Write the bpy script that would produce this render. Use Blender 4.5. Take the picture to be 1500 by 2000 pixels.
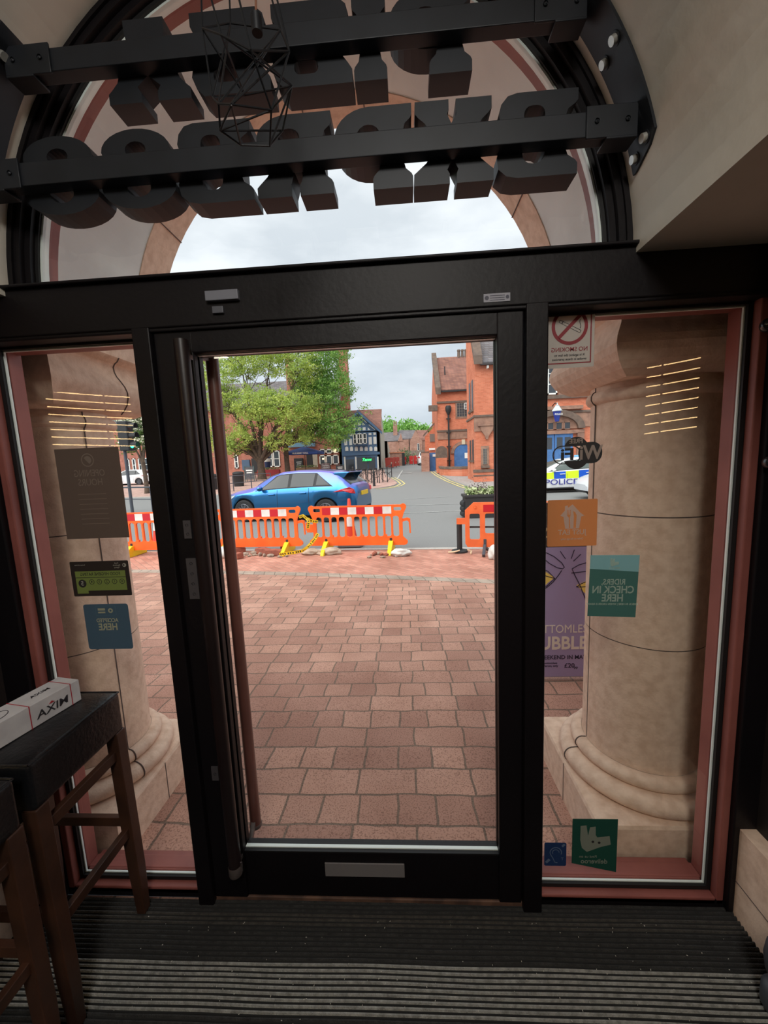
import bpy, bmesh, math, random
from mathutils import Vector, Matrix, noise as mnoise
R = math.radians
random.seed(7)
for o in list(bpy.data.objects): bpy.data.objects.remove(o)
SC = bpy.context.scene; COL = SC.collection
PI = math.pi

# ------------------------------------------------------------------ camera
FPX = 771.35; YAW, PIT, ROL = R(3.2785), R(7.4374), R(-2.4199)
CAM = Vector((0, -1.27745, 1.62))
FW = Vector((-math.sin(YAW)*math.cos(PIT), math.cos(YAW)*math.cos(PIT), -math.sin(PIT)))
_r0 = Vector((math.cos(YAW), math.sin(YAW), 0)); _u0 = _r0.cross(FW)
RT = _r0*math.cos(ROL)+_u0*math.sin(ROL); UP = -_r0*math.sin(ROL)+_u0*math.cos(ROL)
cd = bpy.data.cameras.new('camera'); cam = bpy.data.objects.new('camera', cd); COL.objects.link(cam)
m = Matrix.Identity(4)
for i in range(3): m[i][0] = RT[i]; m[i][1] = UP[i]; m[i][2] = -FW[i]; m[i][3] = CAM[i]
cam.matrix_world = m
cd.sensor_fit = 'VERTICAL'; cd.sensor_height = 36; cd.lens = 36*FPX/2000; cd.clip_start = .02; cd.clip_end = 500
SC.camera = cam
def ray(x, y): return FW+RT*((x-750)/FPX)-UP*((y-1000)/FPX)
def at(x, y, Y):                      # a photo pixel to a point on the upright plane at distance Y
    d = ray(x, y); return CAM+d*((Y-CAM.y)/d.y)
GP = [(.03,-.05),(6.8,-.15),(12,-.15),(24,-.02),(36,.25),(45,.5),(80,1.1),(200,1.1)]
def g(y):
    if y <= GP[0][0]: return GP[0][1]
    for (a,b),(c,d) in zip(GP, GP[1:]):
        if y <= c: return b+(d-b)*(y-a)/(c-a)
    return GP[-1][1]
def gnd(x, y):                        # a photo pixel to a point on the sloping street
    d = ray(x, y); t = .5
    while t < 150:
        p = CAM+d*t
        if p.z <= g(p.y): return Vector((p.x, p.y, g(p.y)))
        t += .01
    return CAM+d*t

# ------------------------------------------------------------------ sky, sun, exposure
W = bpy.data.worlds.new('overcast_sky'); SC.world = W; W.use_nodes = True
nt = W.node_tree; N = nt.nodes; L = nt.links; N.clear()
tc = N.new('ShaderNodeTexCoord'); mp = N.new('ShaderNodeMapping'); mp.inputs['Scale'].default_value = (2.2,2.2,6)
nz = N.new('ShaderNodeTexNoise'); nz.inputs['Scale'].default_value = 1.6; nz.inputs['Detail'].default_value = 6; nz.inputs['Roughness'].default_value = .55
cr = N.new('ShaderNodeValToRGB'); cr.color_ramp.elements[0].position = .35; cr.color_ramp.elements[0].color = (.80,.845,.90,1)
cr.color_ramp.elements[1].position = .68; cr.color_ramp.elements[1].color = (1.12,1.14,1.17,1)
sp = N.new('ShaderNodeSeparateXYZ'); gr = N.new('ShaderNodeValToRGB')
gr.color_ramp.elements[0].position = .0; gr.color_ramp.elements[0].color = (.62,.665,.715,1)
gr.color_ramp.elements[1].position = .5; gr.color_ramp.elements[1].color = (.87,.885,.90,1)
e = gr.color_ramp.elements.new(.26); e.color = (.72,.76,.805,1)
mx = N.new('ShaderNodeMix'); mx.data_type = 'RGBA'; mx.blend_type = 'MULTIPLY'; mx.inputs[0].default_value = 1
bg = N.new('ShaderNodeBackground'); bg.inputs['Strength'].default_value = 1.0; wo = N.new('ShaderNodeOutputWorld')
L.new(tc.outputs['Generated'], mp.inputs[0]); L.new(mp.outputs[0], nz.inputs['Vector']); L.new(nz.outputs[0], cr.inputs[0])
L.new(tc.outputs['Generated'], sp.inputs[0]); L.new(sp.outputs['Z'], gr.inputs[0])
L.new(cr.outputs[0], mx.inputs[6]); L.new(gr.outputs[0], mx.inputs[7]); L.new(mx.outputs[2], bg.inputs['Color']); L.new(bg.outputs[0], wo.inputs[0])
sd = bpy.data.lights.new('sun', 'SUN'); sd.energy = 3.6; sd.angle = R(70); sd.color = (1,.97,.92)
sun = bpy.data.objects.new('sun', sd); COL.objects.link(sun); sun.rotation_euler = (R(40), 0, R(-38))
def lamp(name, loc, size, power, color=(1,.86,.68), rot=(0,0,0)):
    l = bpy.data.lights.new(name, 'AREA'); l.energy = power; l.size = size; l.color = color
    o = bpy.data.objects.new(name, l); COL.objects.link(o); o.location = loc; o.rotation_euler = rot; return o
lamp('ceiling_downlight', (.1,-2.3,3.05), .6, 30, color=(1,.95,.87), rot=(R(32),0,R(4)))
lamp('ceiling_downlight', (-2.6,-4.0,3.1), .5, 12)
lamp('ceiling_downlight', (2.6,-4.0,3.1), .5, 12)
SC.view_settings.view_transform = 'Standard'; SC.view_settings.look = 'None'
SC.view_settings.exposure = 0.24; SC.view_settings.gamma = 1; SC.view_settings.use_curve_mapping = False

# ------------------------------------------------------------------ materials
def lin(c): return tuple(((v/255)/12.92 if v/255 <= .04045 else ((v/255+.055)/1.055)**2.4) for v in c)+(1,)
MC = {}
def mat(name, c, rough=.7, metal=0, c2=None, ns=8, mixlo=.35, mixhi=.65, bump=0, bs=40, coat=0, emit=0, trans=0, alpha=1, spec=.5):
    if name in MC: return MC[name]
    m = bpy.data.materials.new(name); m.use_nodes = True; nt = m.node_tree; N = nt.nodes; L = nt.links
    b = N['Principled BSDF']; b.inputs['Base Color'].default_value = lin(c); b.inputs['Roughness'].default_value = rough
    b.inputs['Metallic'].default_value = metal; b.inputs['Coat Weight'].default_value = coat; b.inputs['Specular IOR Level'].default_value = spec
    if emit: b.inputs['Emission Color'].default_value = lin(c); b.inputs['Emission Strength'].default_value = emit
    tc = N.new('ShaderNodeTexCoord')
    if c2:
        n = N.new('ShaderNodeTexNoise'); n.inputs['Scale'].default_value = ns; n.inputs['Detail'].default_value = 5
        r = N.new('ShaderNodeValToRGB'); r.color_ramp.elements[0].position = mixlo; r.color_ramp.elements[1].position = mixhi
        r.color_ramp.elements[0].color = lin(c); r.color_ramp.elements[1].color = lin(c2)
        L.new(tc.outputs['Object'], n.inputs['Vector']); L.new(n.outputs[0], r.inputs[0]); L.new(r.outputs[0], b.inputs['Base Color'])
    if bump:
        n = N.new('ShaderNodeTexNoise'); n.inputs['Scale'].default_value = bs; n.inputs['Detail'].default_value = 4
        u = N.new('ShaderNodeBump'); u.inputs['Strength'].default_value = bump; u.inputs['Distance'].default_value = .01
        L.new(tc.outputs['Object'], n.inputs['Vector']); L.new(n.outputs[0], u.inputs['Height']); L.new(u.outputs[0], b.inputs['Normal'])
    if trans:                                     # thin printed film: some daylight comes through it
        t = N.new('ShaderNodeBsdfTranslucent'); t.inputs[0].default_value = lin(c); x = N.new('ShaderNodeMixShader'); x.inputs[0].default_value = trans
        out = N['Material Output']; L.new(b.outputs[0], x.inputs[1]); L.new(t.outputs[0], x.inputs[2]); L.new(x.outputs[0], out.inputs[0])
    MC[name] = m; return m
def glassmat(name='window_glass', tint=(.93,.95,.94), k=1.0):
    if name in MC: return MC[name]
    m = bpy.data.materials.new(name); m.use_nodes = True; nt = m.node_tree; N = nt.nodes; L = nt.links; N.clear()
    out = N.new('ShaderNodeOutputMaterial'); t = N.new('ShaderNodeBsdfTransparent'); t.inputs[0].default_value = tint+(1,)
    gl = N.new('ShaderNodeBsdfGlossy'); gl.inputs['Roughness'].default_value = 0.0; gl.inputs[0].default_value = (1,1,1,1)
    f = N.new('ShaderNodeLayerWeight'); f.inputs['Blend'].default_value = .12
    mm = N.new('ShaderNodeMath'); mm.operation = 'MULTIPLY_ADD'; mm.inputs[1].default_value = .8*k; mm.inputs[2].default_value = .045
    x = N.new('ShaderNodeMixShader'); L.new(f.outputs['Fresnel'], mm.inputs[0]); L.new(mm.outputs[0], x.inputs[0])
    L.new(t.outputs[0], x.inputs[1]); L.new(gl.outputs[0], x.inputs[2]); L.new(x.outputs[0], out.inputs[0]); MC[name] = m; return m
def brick(name, c1, c2, mortar, bw=.24, rh=.08, ms=.01, rough=.85, flat=False, rot=0, bump=.25, patch=None, sq=None, off=.5, speck=0, bias=0):
    """brickwork; upright walls use (x+y, z), paving uses (x, y)"""
    if name in MC: return MC[name]
    m = bpy.data.materials.new(name); m.use_nodes = True; nt = m.node_tree; N = nt.nodes; L = nt.links
    b = N['Principled BSDF']; b.inputs['Roughness'].default_value = rough; b.inputs['Specular IOR Level'].default_value = .3
    tc = N.new('ShaderNodeTexCoord'); s = N.new('ShaderNodeSeparateXYZ'); c = N.new('ShaderNodeCombineXYZ')
    L.new(tc.outputs['Object'], s.inputs[0])
    if flat: L.new(s.outputs[0], c.inputs[0]); L.new(s.outputs[1], c.inputs[1])
    else:
        a = N.new('ShaderNodeMath'); L.new(s.outputs[0], a.inputs[0]); L.new(s.outputs[1], a.inputs[1]); L.new(a.outputs[0], c.inputs[0]); L.new(s.outputs[2], c.inputs[1])
    mp = N.new('ShaderNodeMapping'); mp.inputs['Rotation'].default_value = (0,0,rot); L.new(c.outputs[0], mp.inputs[0])
    vec = mp.outputs[0]
    if speck:                                     # slightly wandering joints
        wn = N.new('ShaderNodeTexNoise'); wn.inputs['Scale'].default_value = 5; wn.inputs['Detail'].default_value = 1; L.new(vec, wn.inputs['Vector'])
        ad = N.new('ShaderNodeMixRGB'); ad.blend_type = 'LINEAR_LIGHT'; ad.inputs[0].default_value = .018; L.new(vec, ad.inputs[1]); L.new(wn.outputs['Color'], ad.inputs[2]); vec = ad.outputs[0]
    t = N.new('ShaderNodeTexBrick'); t.inputs['Scale'].default_value = 1; t.inputs['Brick Width'].default_value = bw; t.inputs['Row Height'].default_value = rh
    t.inputs['Mortar Size'].default_value = ms; t.inputs['Mortar Smooth'].default_value = .3; t.inputs['Bias'].default_value = bias; t.offset = off
    if sq: t.squash = sq; t.squash_frequency = 2
    t.inputs['Color1'].default_value = lin(c1); t.inputs['Color2'].default_value = lin(c2); t.inputs['Mortar'].default_value = lin(mortar)
    L.new(vec, t.inputs['Vector'])
    n = N.new('ShaderNodeTexNoise'); n.inputs['Scale'].default_value = 1.2 if not speck else 2.0; n.inputs['Detail'].default_value = 6; L.new(tc.outputs['Object'], n.inputs['Vector'])
    r = N.new('ShaderNodeValToRGB'); r.color_ramp.elements[0].position = .3; r.color_ramp.elements[1].position = .7
    r.color_ramp.elements[0].color = lin(patch or (205,200,196)); r.color_ramp.elements[1].color = (1,1,1,1); L.new(n.outputs[0], r.inputs[0])
    x = N.new('ShaderNodeMixRGB'); x.blend_type = 'MULTIPLY'; x.inputs[0].default_value = .8; L.new(t.outputs['Color'], x.inputs[1]); L.new(r.outputs[0], x.inputs[2])
    col = x.outputs[0]
    if speck:
        n2 = N.new('ShaderNodeTexNoise'); n2.inputs['Scale'].default_value = 140; n2.inputs['Detail'].default_value = 2; L.new(tc.outputs['Object'], n2.inputs['Vector'])
        r2 = N.new('ShaderNodeValToRGB'); r2.color_ramp.elements[0].position = .34; r2.color_ramp.elements[1].position = .5
        r2.color_ramp.elements[0].color = lin((128,112,108)); r2.color_ramp.elements[1].color = (1,1,1,1); L.new(n2.outputs[0], r2.inputs[0])
        x2 = N.new('ShaderNodeMixRGB'); x2.blend_type = 'MULTIPLY'; x2.inputs[0].default_value = speck; L.new(col, x2.inputs[1]); L.new(r2.outputs[0], x2.inputs[2]); col = x2.outputs[0]
    L.new(col, b.inputs['Base Color'])
    u = N.new('ShaderNodeBump'); u.invert = True; u.inputs['Strength'].default_value = bump; u.inputs['Distance'].default_value = .01
    L.new(t.outputs['Fac'], u.inputs['Height']); L.new(u.outputs[0], b.inputs['Normal']); MC[name] = m; return m

FRAME = mat('dark_mahogany_paint', (15,11,15), .5, spec=.28, c2=(12,9,13), ns=6, bump=.08, bs=60)
REDP = mat('red_brown_paint', (150,88,80), .5, c2=(132,74,68), ns=5, bump=.05)
BLACKM = mat('black_metal', (30,33,38), .42, metal=.3)
GASKET = mat('black_gasket', (18,18,20), .6)
SPACER = mat('pale_spacer_bar', (225,235,232), .35)
GLASS = glassmat()
PLASTER = mat('painted_plaster', (226,221,210), .85, c2=(214,208,196), ns=3, bump=.12, bs=25)
PLAST2 = mat('porch_render', (232,240,238), .9, c2=(220,228,226), ns=5, bump=.05)
STONE = mat('cast_stone', (236,207,184), .85, c2=(216,184,160), ns=26, mixlo=.38, mixhi=.7, bump=.18, bs=110)
JOINT = mat('mortar_joint', (96,84,80), .9)
DARKW = mat('dark_wall_panelling', (40,34,34), .6, c2=(30,26,26), ns=4)
WOOD = mat('walnut_stained_wood', (74,46,33), .42, c2=(50,31,23), ns=7, bump=.05, bs=50)
LEATHER = mat('black_leather', (22,23,27), .36, bump=.18, bs=90, c2=(17,18,21), ns=9)
CHROME = mat('chrome', (190,190,190), .25, metal=1)
WHITEP = mat('white_paint', (236,236,232), .5)
ASPH = mat('asphalt', (140,140,138), .9, c2=(116,116,116), ns=60, mixlo=.3, mixhi=.7, bump=.3, bs=160)

# ------------------------------------------------------------------ mesh builder
class MB:
    def __init__(s): s.v = []; s.f = []; s.m = []; s.sm = []
    def add(s, vs, fs, mi=0, smooth=False):
        k = len(s.v); s.v += [Vector(v) for v in vs]
        for f in fs: s.f.append([i+k for i in f]); s.m.append(mi); s.sm.append(smooth)
        return s
    def box(s, a, b, mi=0, M=None):
        x0,y0,z0 = a; x1,y1,z1 = b
        x0,x1 = min(x0,x1),max(x0,x1); y0,y1 = min(y0,y1),max(y0,y1); z0,z1 = min(z0,z1),max(z0,z1)
        vs = [Vector(p) for p in ((x0,y0,z0),(x1,y0,z0),(x1,y1,z0),(x0,y1,z0),(x0,y0,z1),(x1,y0,z1),(x1,y1,z1),(x0,y1,z1))]
        if M: vs = [M@v for v in vs]
        return s.add(vs, [(0,3,2,1),(4,5,6,7),(0,1,5,4),(1,2,6,5),(2,3,7,6),(3,0,4,7)], mi)
    def bar(s, p, q, w, h, mi=0, up=(0,0,1)):      # rectangular bar between two points
        p = Vector(p); q = Vector(q); d = (q-p).normalized(); u = Vector(up)
        if abs(d.dot(u)) > .98: u = Vector((0,1,0))
        a = d.cross(u).normalized(); c = a.cross(d).normalized(); vs = []
        for e in (p,q):
            for i,j in ((-1,-1),(1,-1),(1,1),(-1,1)): vs.append(e+a*(i*w/2)+c*(j*h/2))
        return s.add(vs, [(0,1,2,3),(7,6,5,4),(0,4,5,1),(1,5,6,2),(2,6,7,3),(3,7,4,0)], mi)
    def tube(s, pts, r, n=10, mi=0, caps=True, closed=False):
        pts = [Vector(p) for p in pts]; rs = r if isinstance(r, (list,tuple)) else [r]*len(pts)
        rings = []; prev = None; k = len(pts)
        for i,p in enumerate(pts):
            if closed: d = pts[(i+1)%k]-pts[i-1]
            else: d = pts[min(i+1,k-1)]-pts[max(i-1,0)]
            d = d.normalized() if d.length > 1e-9 else Vector((0,0,1))
            if prev is None: a = d.orthogonal().normalized()
            else:
                a = prev-d*prev.dot(d); a = a.normalized() if a.length > 1e-6 else d.orthogonal().normalized()
            prev = a; c = d.cross(a)
            rings.append([p+(a*math.cos(2*PI*j/n)+c*math.sin(2*PI*j/n))*rs[i] for j in range(n)])
        vs = [v for q in rings for v in q]; fs = []
        for i in range(k if closed else k-1):
            o = i*n; o2 = ((i+1)%k)*n
            for j in range(n): fs.append((o+j, o+(j+1)%n, o2+(j+1)%n, o2+j))
        s.add(vs, fs, mi, True)
        if caps and not closed: s.add(rings[0], [tuple(reversed(range(n)))], mi); s.add(rings[-1], [tuple(range(n))], mi)
        return s
    def lathe(s, prof, c=(0,0,0), n=32, mi=0, a0=0, a1=2*PI, smooth=True, axis='z'):
        full = abs(a1-a0-2*PI) < 1e-6; k = n if full else n+1; vs = []
        for (r,z) in prof:
            for j in range(k):
                a = a0+(a1-a0)*j/n
                p = Vector((r*math.cos(a), r*math.sin(a), z))
                if axis == 'y': p = Vector((p.x, z, p.y))
                if axis == 'x': p = Vector((z, p.x, p.y))
                vs.append(p+Vector(c))
        fs = []
        for i in range(len(prof)-1):
            for j in range(n): j2 = (j+1)%k; fs.append((i*k+j, i*k+j2, (i+1)*k+j2, (i+1)*k+j))
        return s.add(vs, fs, mi, smooth)
    def squared(s, prof, c=(0,0,0), mi=0):          # moulding profile swept round a square
        vs = []; fs = []
        for (h,z) in prof: vs += [Vector((c[0]-h,c[1]-h,c[2]+z)),Vector((c[0]+h,c[1]-h,c[2]+z)),Vector((c[0]+h,c[1]+h,c[2]+z)),Vector((c[0]-h,c[1]+h,c[2]+z))]
        for i in range(len(prof)-1):
            for j in range(4): fs.append((i*4+j, i*4+(j+1)%4, i*4+4+(j+1)%4, i*4+4+j))
        fs.append((3,2,1,0)); k = (len(prof)-1)*4; fs.append((k,k+1,k+2,k+3)); return s.add(vs, fs, mi)
    def prism(s, pts, d, mi=0, M=None):             # polygon in local x,z thickened along y (0..d)
        n = len(pts); vs = [Vector((x,0,z)) for x,z in pts]+[Vector((x,d,z)) for x,z in pts]
        if M: vs = [M@v for v in vs]
        return s.add(vs, [tuple(range(n)), tuple(range(2*n-1,n-1,-1))]+[(i,(i+1)%n+0 if 0 else (i+1)%n,(i+1)%n+n,i+n) for i in range(n)], mi)
    def mesh(s, me, M=None, mi=0):
        vs = [(M@v.co if M else v.co.copy()) for v in me.vertices]; return s.add(vs, [tuple(p.vertices) for p in me.polygons], mi)
    def build(s, name, mats, parent=None, world=False, bevel=0, recalc=True, seg=2, angle=None):
        me = bpy.data.meshes.new(name); off = Vector((0,0,0))
        if world and parent: off = parent['_o']; off = Vector(off)
        org = Vector((0,0,0))
        if parent is None and s.v and world == 'own':
            lo = Vector((min(v.x for v in s.v), min(v.y for v in s.v), min(v.z for v in s.v))); hi = Vector((max(v.x for v in s.v), max(v.y for v in s.v), 0))
            org = Vector(((lo.x+hi.x)/2, (lo.y+hi.y)/2, lo.z)); off = org
        me.from_pydata([v-off for v in s.v], [], s.f)
        if not isinstance(mats, (list,tuple)): mats = [mats]
        for m in mats: me.materials.append(m)
        me.polygons.foreach_set('material_index', s.m); me.polygons.foreach_set('use_smooth', s.sm)
        if recalc:
            b = bmesh.new(); b.from_mesh(me); bmesh.ops.recalc_face_normals(b, faces=b.faces); b.to_mesh(me); b.free()
        me.update()
        if any(s.sm): me.set_sharp_from_angle(angle=R(42))
        o = bpy.data.objects.new(name, me); COL.objects.link(o); o.location = org
        if parent: o.parent = parent
        if bevel:
            bv = o.modifiers.new('bevel', 'BEVEL'); bv.width = bevel; bv.segments = seg; bv.limit_method = 'ANGLE'; bv.angle_limit = R(40)
        return o
def flat(polys, depth=.001):                        # outlines (with holes) -> thin solid mesh in x,y
    c = bpy.data.curves.new('c', 'CURVE'); c.dimensions = '2D'; c.fill_mode = 'BOTH'; c.extrude = depth/2
    if polys and isinstance(polys[0], tuple): polys = [polys]
    for pl in polys:
        sp = c.splines.new('POLY'); sp.points.add(len(pl)-1); sp.use_cyclic_u = True
        for i,(x,y) in enumerate(pl): sp.points[i].co = (x,y,0,1)
    o = bpy.data.objects.new('c', c); me = bpy.data.meshes.new_from_object(o); bpy.data.objects.remove(o); return me
def text(s, size=1, depth=.001, bold=0, align='CENTER', shear=0, sx=1, lh=1, sp=1):
    c = bpy.data.curves.new('t', 'FONT'); c.body = s; c.size = size; c.extrude = depth/2; c.align_x = align; c.align_y = 'CENTER'
    c.offset = bold*size; c.shear = shear; c.space_line = lh; c.space_character = sp; c.resolution_u = 3
    o = bpy.data.objects.new('t', c); me = bpy.data.meshes.new_from_object(o); bpy.data.objects.remove(o)
    for v in me.vertices: v.co.x *= sx
    return me
def rrect(x0,y0,x1,y1,r=.01,n=4):
    p = []
    for cx,cy,a in ((x1-r,y1-r,0),(x0+r,y1-r,90),(x0+r,y0+r,180),(x1-r,y0+r,270)):
        for i in range(n+1): t = R(a+90*i/n); p.append((cx+r*math.cos(t), cy+r*math.sin(t)))
    return p
def circ(cx,cy,r,n=24,ry=None): return [(cx+r*math.cos(2*PI*i/n), cy+(ry or r)*math.sin(2*PI*i/n)) for i in range(n)]
def arc(cx,cy,r,a0,a1,n=8,ry=None): return [(cx+r*math.cos(R(a0+(a1-a0)*i/n)), cy+(ry or r)*math.sin(R(a0+(a1-a0)*i/n))) for i in range(n+1)]
def stroke(pts, w):                                 # open line thickened to a polygon
    L_ = []; R_ = []; n = len(pts)
    for i,(x,y) in enumerate(pts):
        a = pts[max(i-1,0)]; b = pts[min(i+1,n-1)]; dx,dy = b[0]-a[0],b[1]-a[1]; l = math.hypot(dx,dy) or 1
        L_.append((x-dy/l*w/2, y+dx/l*w/2)); R_.append((x+dy/l*w/2, y-dx/l*w/2))
    return L_+R_[::-1]
def tag(o, label=None, cat=None, group=None, kind=None):
    if label: o['label'] = label
    if cat: o['category'] = cat
    if group: o['group'] = group
    if kind: o['kind'] = kind
    return o
def thing(name, label, cat, loc=(0,0,0), rz=0, group=None):
    o = bpy.data.objects.new(name, None); COL.objects.link(o); o.empty_display_size = .1
    o.location = loc; o.rotation_euler = (0,0,rz); o['_o'] = list(loc); return tag(o, label, cat, group)
def struct(name, mb, mats, parent=None, **k):
    o = mb.build(name, mats, parent, **k); o['kind'] = 'structure'; return o
def sroot(name, loc=(0,0,0)):
    o = bpy.data.objects.new(name, None); COL.objects.link(o); o.location = loc; o['_o'] = list(loc); o['kind'] = 'structure'; o.empty_display_size = .1; return o
def clone(o, loc, rz=0, label=None, group=None, parent=None, scale=None):
    c = o.copy(); COL.objects.link(c); c.parent = parent
    if parent is None: c.location = loc; c.rotation_euler = (0,0,rz)
    if scale: c.scale = (scale,)*3
    if label: c['label'] = label
    if group: c['group'] = group
    for ch in [x for x in bpy.data.objects if x.parent == o]: clone(ch, None, parent=c)
    return c
# facing maps: OUTW writes on a plane read from the street (seen mirrored from inside), INW read from the room side
def OUTW(x,y,z): return Matrix.Translation((x,y,z))@Matrix.Rotation(PI,4,'Z')@Matrix.Rotation(PI/2,4,'X')
def INW(x,y,z,rz=0): return Matrix.Translation((x,y,z))@Matrix.Rotation(rz,4,'Z')@Matrix.Rotation(PI/2,4,'X')
def FLAT(x,y,z,rz=0): return Matrix.Translation((x,y,z))@Matrix.Rotation(rz,4,'Z')
exec_parts = True

# ================================================================== THE ROOM
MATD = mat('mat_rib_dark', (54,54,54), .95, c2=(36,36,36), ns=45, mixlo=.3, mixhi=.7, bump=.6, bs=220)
MATL = mat('mat_rib_light', (160,160,155), .95, c2=(112,112,108), ns=45, mixlo=.3, mixhi=.72, bump=.6, bs=220)
MATM = mat('mat_rib_mid', (72,69,65), .95, c2=(48,46,44), ns=45, mixlo=.3, mixhi=.7, bump=.6, bs=220)
mb = MB(); mb.box((-5,-7,-.12),(5,-.02,-.0185)); struct('floor', mb, mat('dark_floor_boards', (70,60,52), .5, c2=(52,44,38), ns=4))
mb = MB(); y = -.016; pitch = .0142
while y > -1.6:                                     # ribbed entrance matting, one solid sheet of ribs
    mi = 0 if y > -.045 else 2 if y > -.095 else 0 if y > -.2 else 1 if y > -.315 else 0 if y > -.5 else 1 if y > -.66 else 2
    pr = [(y,-.0135),(y-.0025,-.003),(y-.0050,.0012),(y-.0085,.0012),(y-.0110,-.003),(y-.0140,-.0135)]
    n = 60; vs = []; fs = []
    for i in range(n+1):
        x = -1.42+2.54*i/n; w = .0011*mnoise.noise(Vector((x*3,y*9,0)))
        for yy,zz in pr: vs.append((x, yy+w*2+.006*math.sin(x*1.3+.5), zz+w))
    for i in range(n):
        for j in range(5): fs.append((i*6+j, i*6+j+1, i*6+j+7, i*6+j+6))
    mb.add(vs, [f for k_,f in enumerate(fs) if k_%5 in (1,2,3)], mi, True); mb.add(vs, [f for k_,f in enumerate(fs) if k_%5 in (0,4)], 3, True); y -= pitch  # steep rib sides coloured dark to stand in for groove shade
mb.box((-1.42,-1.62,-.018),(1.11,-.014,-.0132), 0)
o = mb.build('entrance_mat', [MATD,MATL,MATM,mat('mat_groove_shade', (44,44,44), .95)], None); o['kind'] = 'structure'; o.name = 'floor_mat'
tag(o, 'ribbed entrance matting in dark and light grey bands just inside the door', 'doormat'); del o['kind']; o.name = 'entrance_mat'
mb = MB(); random.seed(3)
for i in range(170):                                # lint and grit caught in the matting
    x = random.uniform(-1.0,1.05); y = random.uniform(-.36,-.07); r = random.uniform(.0006,.0017); a = random.uniform(0,PI)
    mb.bar((x,y,.0032),(x+r*2.4*math.cos(a),y+r*2.4*math.sin(a),.0036), r, r)
tag(mb.build('lint', mat('pale_lint', (190,186,176), .9)), 'pale specks of lint and grit scattered over the grey matting', 'lint', kind='stuff')

# side walls of the lobby with stone skirting, room beyond
mb = MB(); mb.box((1.145,-.3,-.02),(1.3,.1,3.3)); mb.box((1.3,-.3,-.02),(5.1,-.2,3.3)); mb.box((5,-7,-.02),(5.15,-.3,3.3)); struct('wall_right', mb, DARKW)
mb = MB(); mb.box((-1.65,-.3,-.02),(-1.5,.1,3.3)); mb.box((-5.1,-.3,-.02),(-1.65,-.2,3.3)); mb.box((-5.15,-7,-.02),(-5,-.3,3.3)); struct('wall_left', mb, DARKW)
mb = MB(); mb.box((-5.1,-7.1,-.02),(5.1,-7,3.3)); struct('wall_back', mb, mat('room_wall', (120,104,90), .8))
mb = MB(); mb.box((1.092,-.3,-.012),(1.145,-.015,.33)); mb.box((1.090,-.3,.128),(1.092,-.015,.131), 1)
struct('baseboard_right', mb, [STONE, JOINT], bevel=.004)
mb = MB(); mb.box((-1.5,-.3,-.012),(-1.455,-.015,.315)); struct('baseboard_left', mb, [STONE], bevel=.004)
# barrel vault over the door, flat ceiling each side, high ceiling of the room
VC = (-.27, 2.17); VR = .94
def archwall(mb, r_in, x0, x1, ztop, y0, y1, cx, cz, zb, n=40, mi=0, soffit=True):
    """wall slab y0..y1 with an arched opening"""
    ins = [(cx+r_in*math.cos(PI*i/n), cz+r_in*math.sin(PI*i/n)) for i in range(n+1)]
    outs = []
    for (x,z) in ins:
        dx,dz = x-cx, z-cz; k = 1e9
        if dx > 1e-9: k = min(k, (x1-cx)/dx)
        if dx < -1e-9: k = min(k, (x0-cx)/dx)
        if dz > 1e-9: k = min(k, (ztop-cz)/dz)
        outs.append((cx+dx*k, cz+dz*k))
    for i in range(n):
        for yy in (y0,y1): mb.add([(ins[i][0],yy,ins[i][1]),(ins[i+1][0],yy,ins[i+1][1]),(outs[i+1][0],yy,outs[i+1][1]),(outs[i][0],yy,outs[i][1])], [(0,1,2,3)], mi)
        if soffit: mb.add([(ins[i][0],y0,ins[i][1]),(ins[i+1][0],y0,ins[i+1][1]),(ins[i+1][0],y1,ins[i+1][1]),(ins[i][0],y1,ins[i][1])], [(0,1,2,3)], mi, True)
    # corners
    for sx,ex in ((x1,1),(x0,-1)):
        for i in range(n):
            a,b = outs[i],outs[i+1]
            if abs(abs(a[0]-cx)-abs((x1 if a[0]>cx else x0)-cx)) < 1e-6 and abs(b[1]-ztop) < 1e-6 and ex == 1 and a[0] > cx:
                for yy in (y0,y1): mb.add([(a[0],yy,a[1]),(x1,yy,ztop),(b[0],yy,b[1])], [(0,1,2)], mi)
            if abs(a[1]-ztop) < 1e-6 and abs(b[0]-x0) < 1e-6 and ex == -1 and b[1] < ztop:
                for yy in (y0,y1): mb.add([(a[0],yy,a[1]),(x0,yy,ztop),(b[0],yy,b[1])], [(0,1,2)], mi)
    if zb < cz:
        for a,b in ((x0,cx-r_in),(cx+r_in,x1)):
            mb.box((a,y0,zb),(b,y1,cz), mi)
mb = MB(); ys = -1.2; n = 48
for i in range(n):
    a,b = PI*i/n, PI*(i+1)/n
    mb.add([(VC[0]+VR*math.cos(a),.0,VC[1]+VR*math.sin(a)),(VC[0]+VR*math.cos(b),.0,VC[1]+VR*math.sin(b)),(VC[0]+VR*math.cos(b),ys,VC[1]+VR*math.sin(b)),(VC[0]+VR*math.cos(a),ys,VC[1]+VR*math.sin(a))], [(0,1,2,3)], 0, True)
mb.add([(VC[0]+VR,0,2.17),(1.3,0,2.17),(1.3,ys,2.17),(VC[0]+VR,ys,2.17)], [(0,1,2,3)])
mb.add([(VC[0]-VR,0,2.17),(-1.65,0,2.17),(-1.65,ys,2.17),(VC[0]-VR,ys,2.17)], [(0,1,2,3)])
mb.add([(1.3,-.2,2.17),(5.1,-.2,2.17),(5.1,ys,2.17),(1.3,ys,2.17)], [(0,1,2,3)])
mb.add([(-1.65,-.2,2.17),(-5.1,-.2,2.17),(-5.1,ys,2.17),(-1.65,ys,2.17)], [(0,1,2,3)])
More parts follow.
